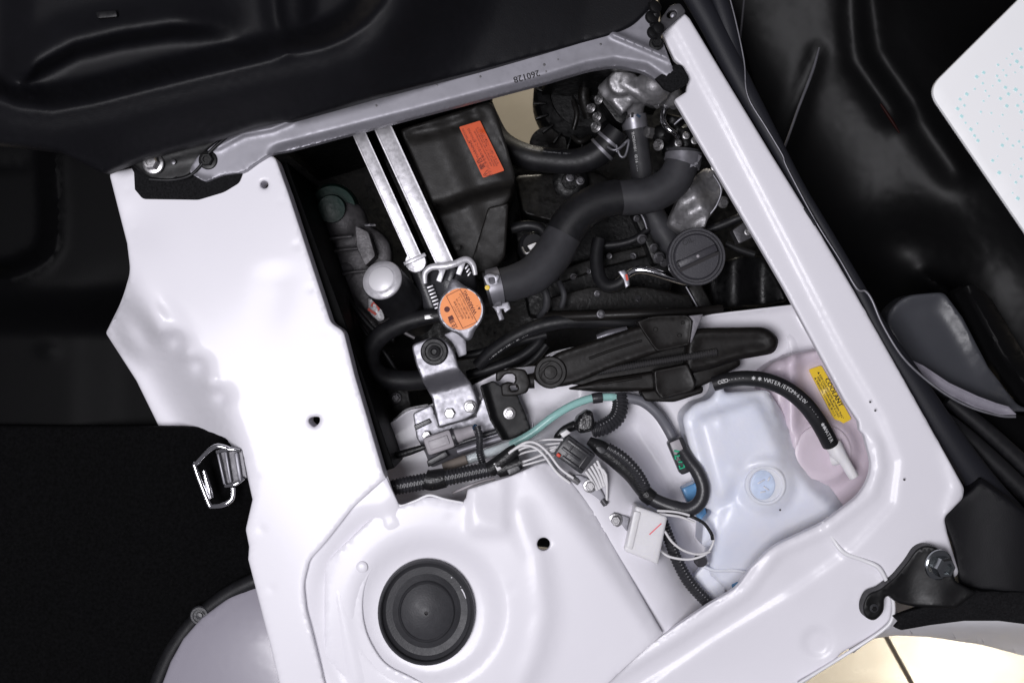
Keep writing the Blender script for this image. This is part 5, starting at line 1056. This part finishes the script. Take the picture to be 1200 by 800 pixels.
fu = thing('marked_connector', 'black connector with green painted marks beside the white tank', 'connector', P(797, 535, -0.09))
a, c, rt = frame2(790, 514, 806, 552, -0.06); cc = (a + c) / 2
bm = bmesh.new(); bx(bm, cc, ((c - a).length, 0.020, 0.024), rt, bev=0.003); obj('housing', bm, 'blackconn', fu)
bm = bmesh.new(); bx(bm, P(793, 523, -0.0475), (0.015, 0.012, 0.003), rt, bev=0.0006); obj('grey_insert', bm, 'greyconn', fu)
gm = bmesh.new()
for q in ([(790, 528), (796, 529), (796, 534), (791, 534), (792, 538)], [(795, 541), (801, 541), (802, 547), (797, 549), (796, 545)]):
    tube_bm(mkpath([(x, y, -0.0455, 1.3) for x, y in q], 1, False), 6, bm=gm)
obj('green_marks', gm, 'greenink', fu)

# ================================================================== reservoirs
tk = thing('washer_tank', 'milky white washer tank with a bluish round cap and ribbed corner', 'tank', P(890, 570, -0.12))
TZ = -0.045
def z_tank(X, Y, D):
    z = TZ + 0.0 * X
    panel = poly([(812, 492, 8), (826, 484, 8), (890, 464, 10), (908, 500, 8), (925, 548, 10), (880, 550, 8), (850, 590, 10), (840, 592, 6)])
    d, _, _ = sdist(X, Y, panel, True); ins = inside(X, Y, panel); sd = np.where(ins, d, -d)
    z = z + 0.009 * ss(sd, -2, 9) - 0.004 * gauss(sd + 3, 3)
    d2, s2, _ = sdist(X, Y, [(905, 470), (912, 505), (926, 545), (950, 575), (990, 610)])
    z = z - np.where(s2 < 0, 0.026 * ss(d2, 0, 16), 0)
    z = z - 0.030 * ss(Y + 0.35 * (X - 880), 600, 680)
    rr = np.hypot(X - 898, Y - 568); z = z + 0.009 * (1 - ss(rr, 26, 34)) - 0.002 * gauss(rr - 37, 3)
    z = z + 0.004 * gauss(np.hypot(X - 862, Y - 550), 6)
    z = z - 0.006 * gauss(sdist(X, Y, [(842, 590), (832, 640), (836, 690)])[0], 8)
    z = z + 0.003 * gauss(sdist(X, Y, [(838, 478), (846, 500)])[0], 3)
    return z + 0.0012 * np.sin(X / 17.) * np.sin(Y / 23.)
sheet('tank_shell', poly([(799, 488, 8), (814, 472, 8), (830, 468, 5), (838, 460, 5), (840, 448, 3), (846, 447, 2), (849, 460, 4), (880, 458, 8), (900, 456, 8), (940, 520), (1002, 606), (1000, 640), (880, 715), (850, 690, 8), (830, 672, 8), (836, 640), (822, 640, 5), (824, 612, 5), (836, 598, 6), (824, 594, 4), (812, 540), (803, 505)]), z_tank, 'tank', tk, sp=4, fil=8, relax=4, skirt=0.05)
cz = TZ + 0.0085
turned('cap_ring', P(897, 568, cz), (0, 0, 1), [(R(24, cz), -0.003), (R(24, cz), 0.0015), (R(22, cz), 0.003), (R(20, cz), 0.003), (R(19, cz), 0.001), (0.0001, 0.001)], 'tank', tk, seg=48)
sheet('cap_face', circ(894, 568, 15, 36, 18), cz + 0.0018, 'tankcap', tk, fil=2, skirt=0.0012, sp=5)
for (u, v, L_, rr) in ((-4, -3, 0.010, 0.5), (2, 5, 0.008, -0.6), (5, -6, 0.006, 1.1), (-2, 9, 0.007, 0.2)):
    bm = bmesh.new(); bx(bm, P(896 + u, 567 + v, cz + 0.0024), (L_, 0.0022, 0.0014), Matrix.Rotation(rr, 3, 'Z'), bev=0.0005); obj('moulded_mark', bm, 'tank', tk)
for pts in ([(799, 572, 2), (818, 564, 2), (822, 588, 2), (808, 594, 2)], [(812, 596, 2), (826, 592, 2), (830, 612, 2), (822, 616, 2)], [(850, 668, 2), (858, 664, 2), (870, 690, 2), (860, 694, 2)]):
    plate('blue_fluid_window', pts, -0.075, 'bluefluid', tk, th=0.02, fil=2, sp=6)
turned('pin_dot', P(914, 597, TZ + 0.0002), (0, 0, 1), [(0.0012, -0.004), (0.0012, 0.001), (0.0001, 0.0014)], 'ink', tk, seg=8)
plate('flat_shelf', [(800, 690, 5), (830, 655, 8), (850, 668), (850, 700, 5), (820, 710)], -0.082, 'tank', tk, th=0.01, fil=3)
tube('shelf_edge', [(822, 662, -0.072, 2), (838, 668, -0.07, 2), (862, 668, -0.07, 2), (880, 672, -0.072, 2)], 'tank', tk, n=5, seg=10)

rs = thing('coolant_reservoir', 'pinkish coolant reservoir with yellow sticker under the rail corner', 'reservoir', P(960, 500, -0.12))
RZ = -0.075
def z_res(X, Y, D):
    z = RZ + 0.0 * X
    d, s, _ = sdist(X, Y, [(880, 445), (930, 425), (968, 410)]); z = z + 0.010 * gauss(d, 6) * 0.6
    z = z + 0.014 * ss(X, 916, 926) * (1 - ss(Y, 500, 545)) * (1 - ss(X, 930, 942)) 
    rr = np.hypot(X - 966, Y - 528); z = z + 0.012 * (1 - ss(rr, 34, 42)) - 0.004 * gauss(rr - 22, 4)
    d, s, _ = sdist(X, Y, [(925, 548), (958, 575), (985, 604)]); z = z - np.where(s > 0, 0.02 * ss(d, 0, 6), 0)
    return z + 0.001 * np.sin(X / 19.) * np.sin(Y / 27.)
sheet('reservoir_shell', poly([(886, 440, 8), (905, 424, 8), (932, 414, 6), (966, 408, 4), (1050, 520), (1048, 590), (980, 630), (900, 600), (905, 500)]), z_res, 'pink', rs, sp=4.5, fil=5, skirt=0.06)
nz = RZ + 0.0125
turned('filler_collar', P(964, 530, nz), (0, 0, 1), [(R(33, nz), -0.002), (R(33, nz), 0.002), (R(31, nz), 0.003), (R(24, nz), 0.003), (R(21, nz), 0.0022), (0.0001, 0.0026)], 'pink', rs, seg=44)
tube('nipple', [(976, 520, -0.05, 10), (983, 532, -0.048, 9), (990, 541, -0.047, 6.5), (996, 551, -0.047, 6.2), (1001, 559, -0.047, 6)], 'whiteconn', rs, n=4, seg=16)
tube('side_nipple', [(975, 538, -0.055, 8), (984, 536, -0.05, 8)], 'whiteconn', rs, n=3, seg=14, smooth=False)
YZ = RZ + 0.004
yl = plate('sticker', [(948, 433, 2.5), (962.5, 428, 2.5), (998, 491, 2.5), (982, 499, 2.5)], lambda X, Y, D: YZ + 0.0 * X, 'yellow', rs, th=0.004, fil=0.4, drop=0.0002) if False else plate('sticker', [(948, 433, 2.5), (962.5, 428, 2.5), (998, 491, 2.5), (982, 499, 2.5)], YZ, 'yellow', rs, th=0.004, fil=0)
b = bmesh.new(); LA = -62
def lo3(u, v): return loc(u, v, 972.8, 463, LA)
put_text(b, 'COOLANT', *lo3(-1, 5.3), YZ + 0.0003, 7.6, LA, bold=0.25)
put_text(b, '▲ KEEP COOLANT LEVEL BETWEEN "FULL"', *lo3(0, 0.4), YZ + 0.0003, 3.2, LA, bold=0.12)
put_text(b, 'AND "LOW" WHEN ENGINE IS COLD.', *lo3(1, -2.7), YZ + 0.0003, 3.2, LA, bold=0.12)
put_text(b, '▲ 冷却水はFULLとLOWの間に保つこと', *lo3(-1, -6.0), YZ + 0.0003, 2.9, LA, bold=0.1)
obj('lettering', b, 'ink', yl, smooth=False, recalc=False)

ph = thing('reservoir_hose', 'black hose printed WATER arching from the tank to the reservoir', 'hose', P(910, 470, -0.1), 'engine coolant hoses')
hh = tube('hose', [(836, 450, -0.040, 8.5), (850, 446, -0.036, 8.8), (872, 443, -0.030, 9.0), (898, 446, -0.028, 9.4), (922, 456, -0.028, 9.6), (942, 472, -0.03, 9.8), (957, 491, -0.034, 9.8), (967, 508, -0.04, 9.8), (973, 520, -0.046, 9.8)], 'rubber', ph, seg=22)
hose_text(hh, 'OZO·····  ✱ ✱ WATER/EPDM<620V ·····  ✱✱WATER', 0.0066, 0.010, 0.05, 'whiteink', 0.92)
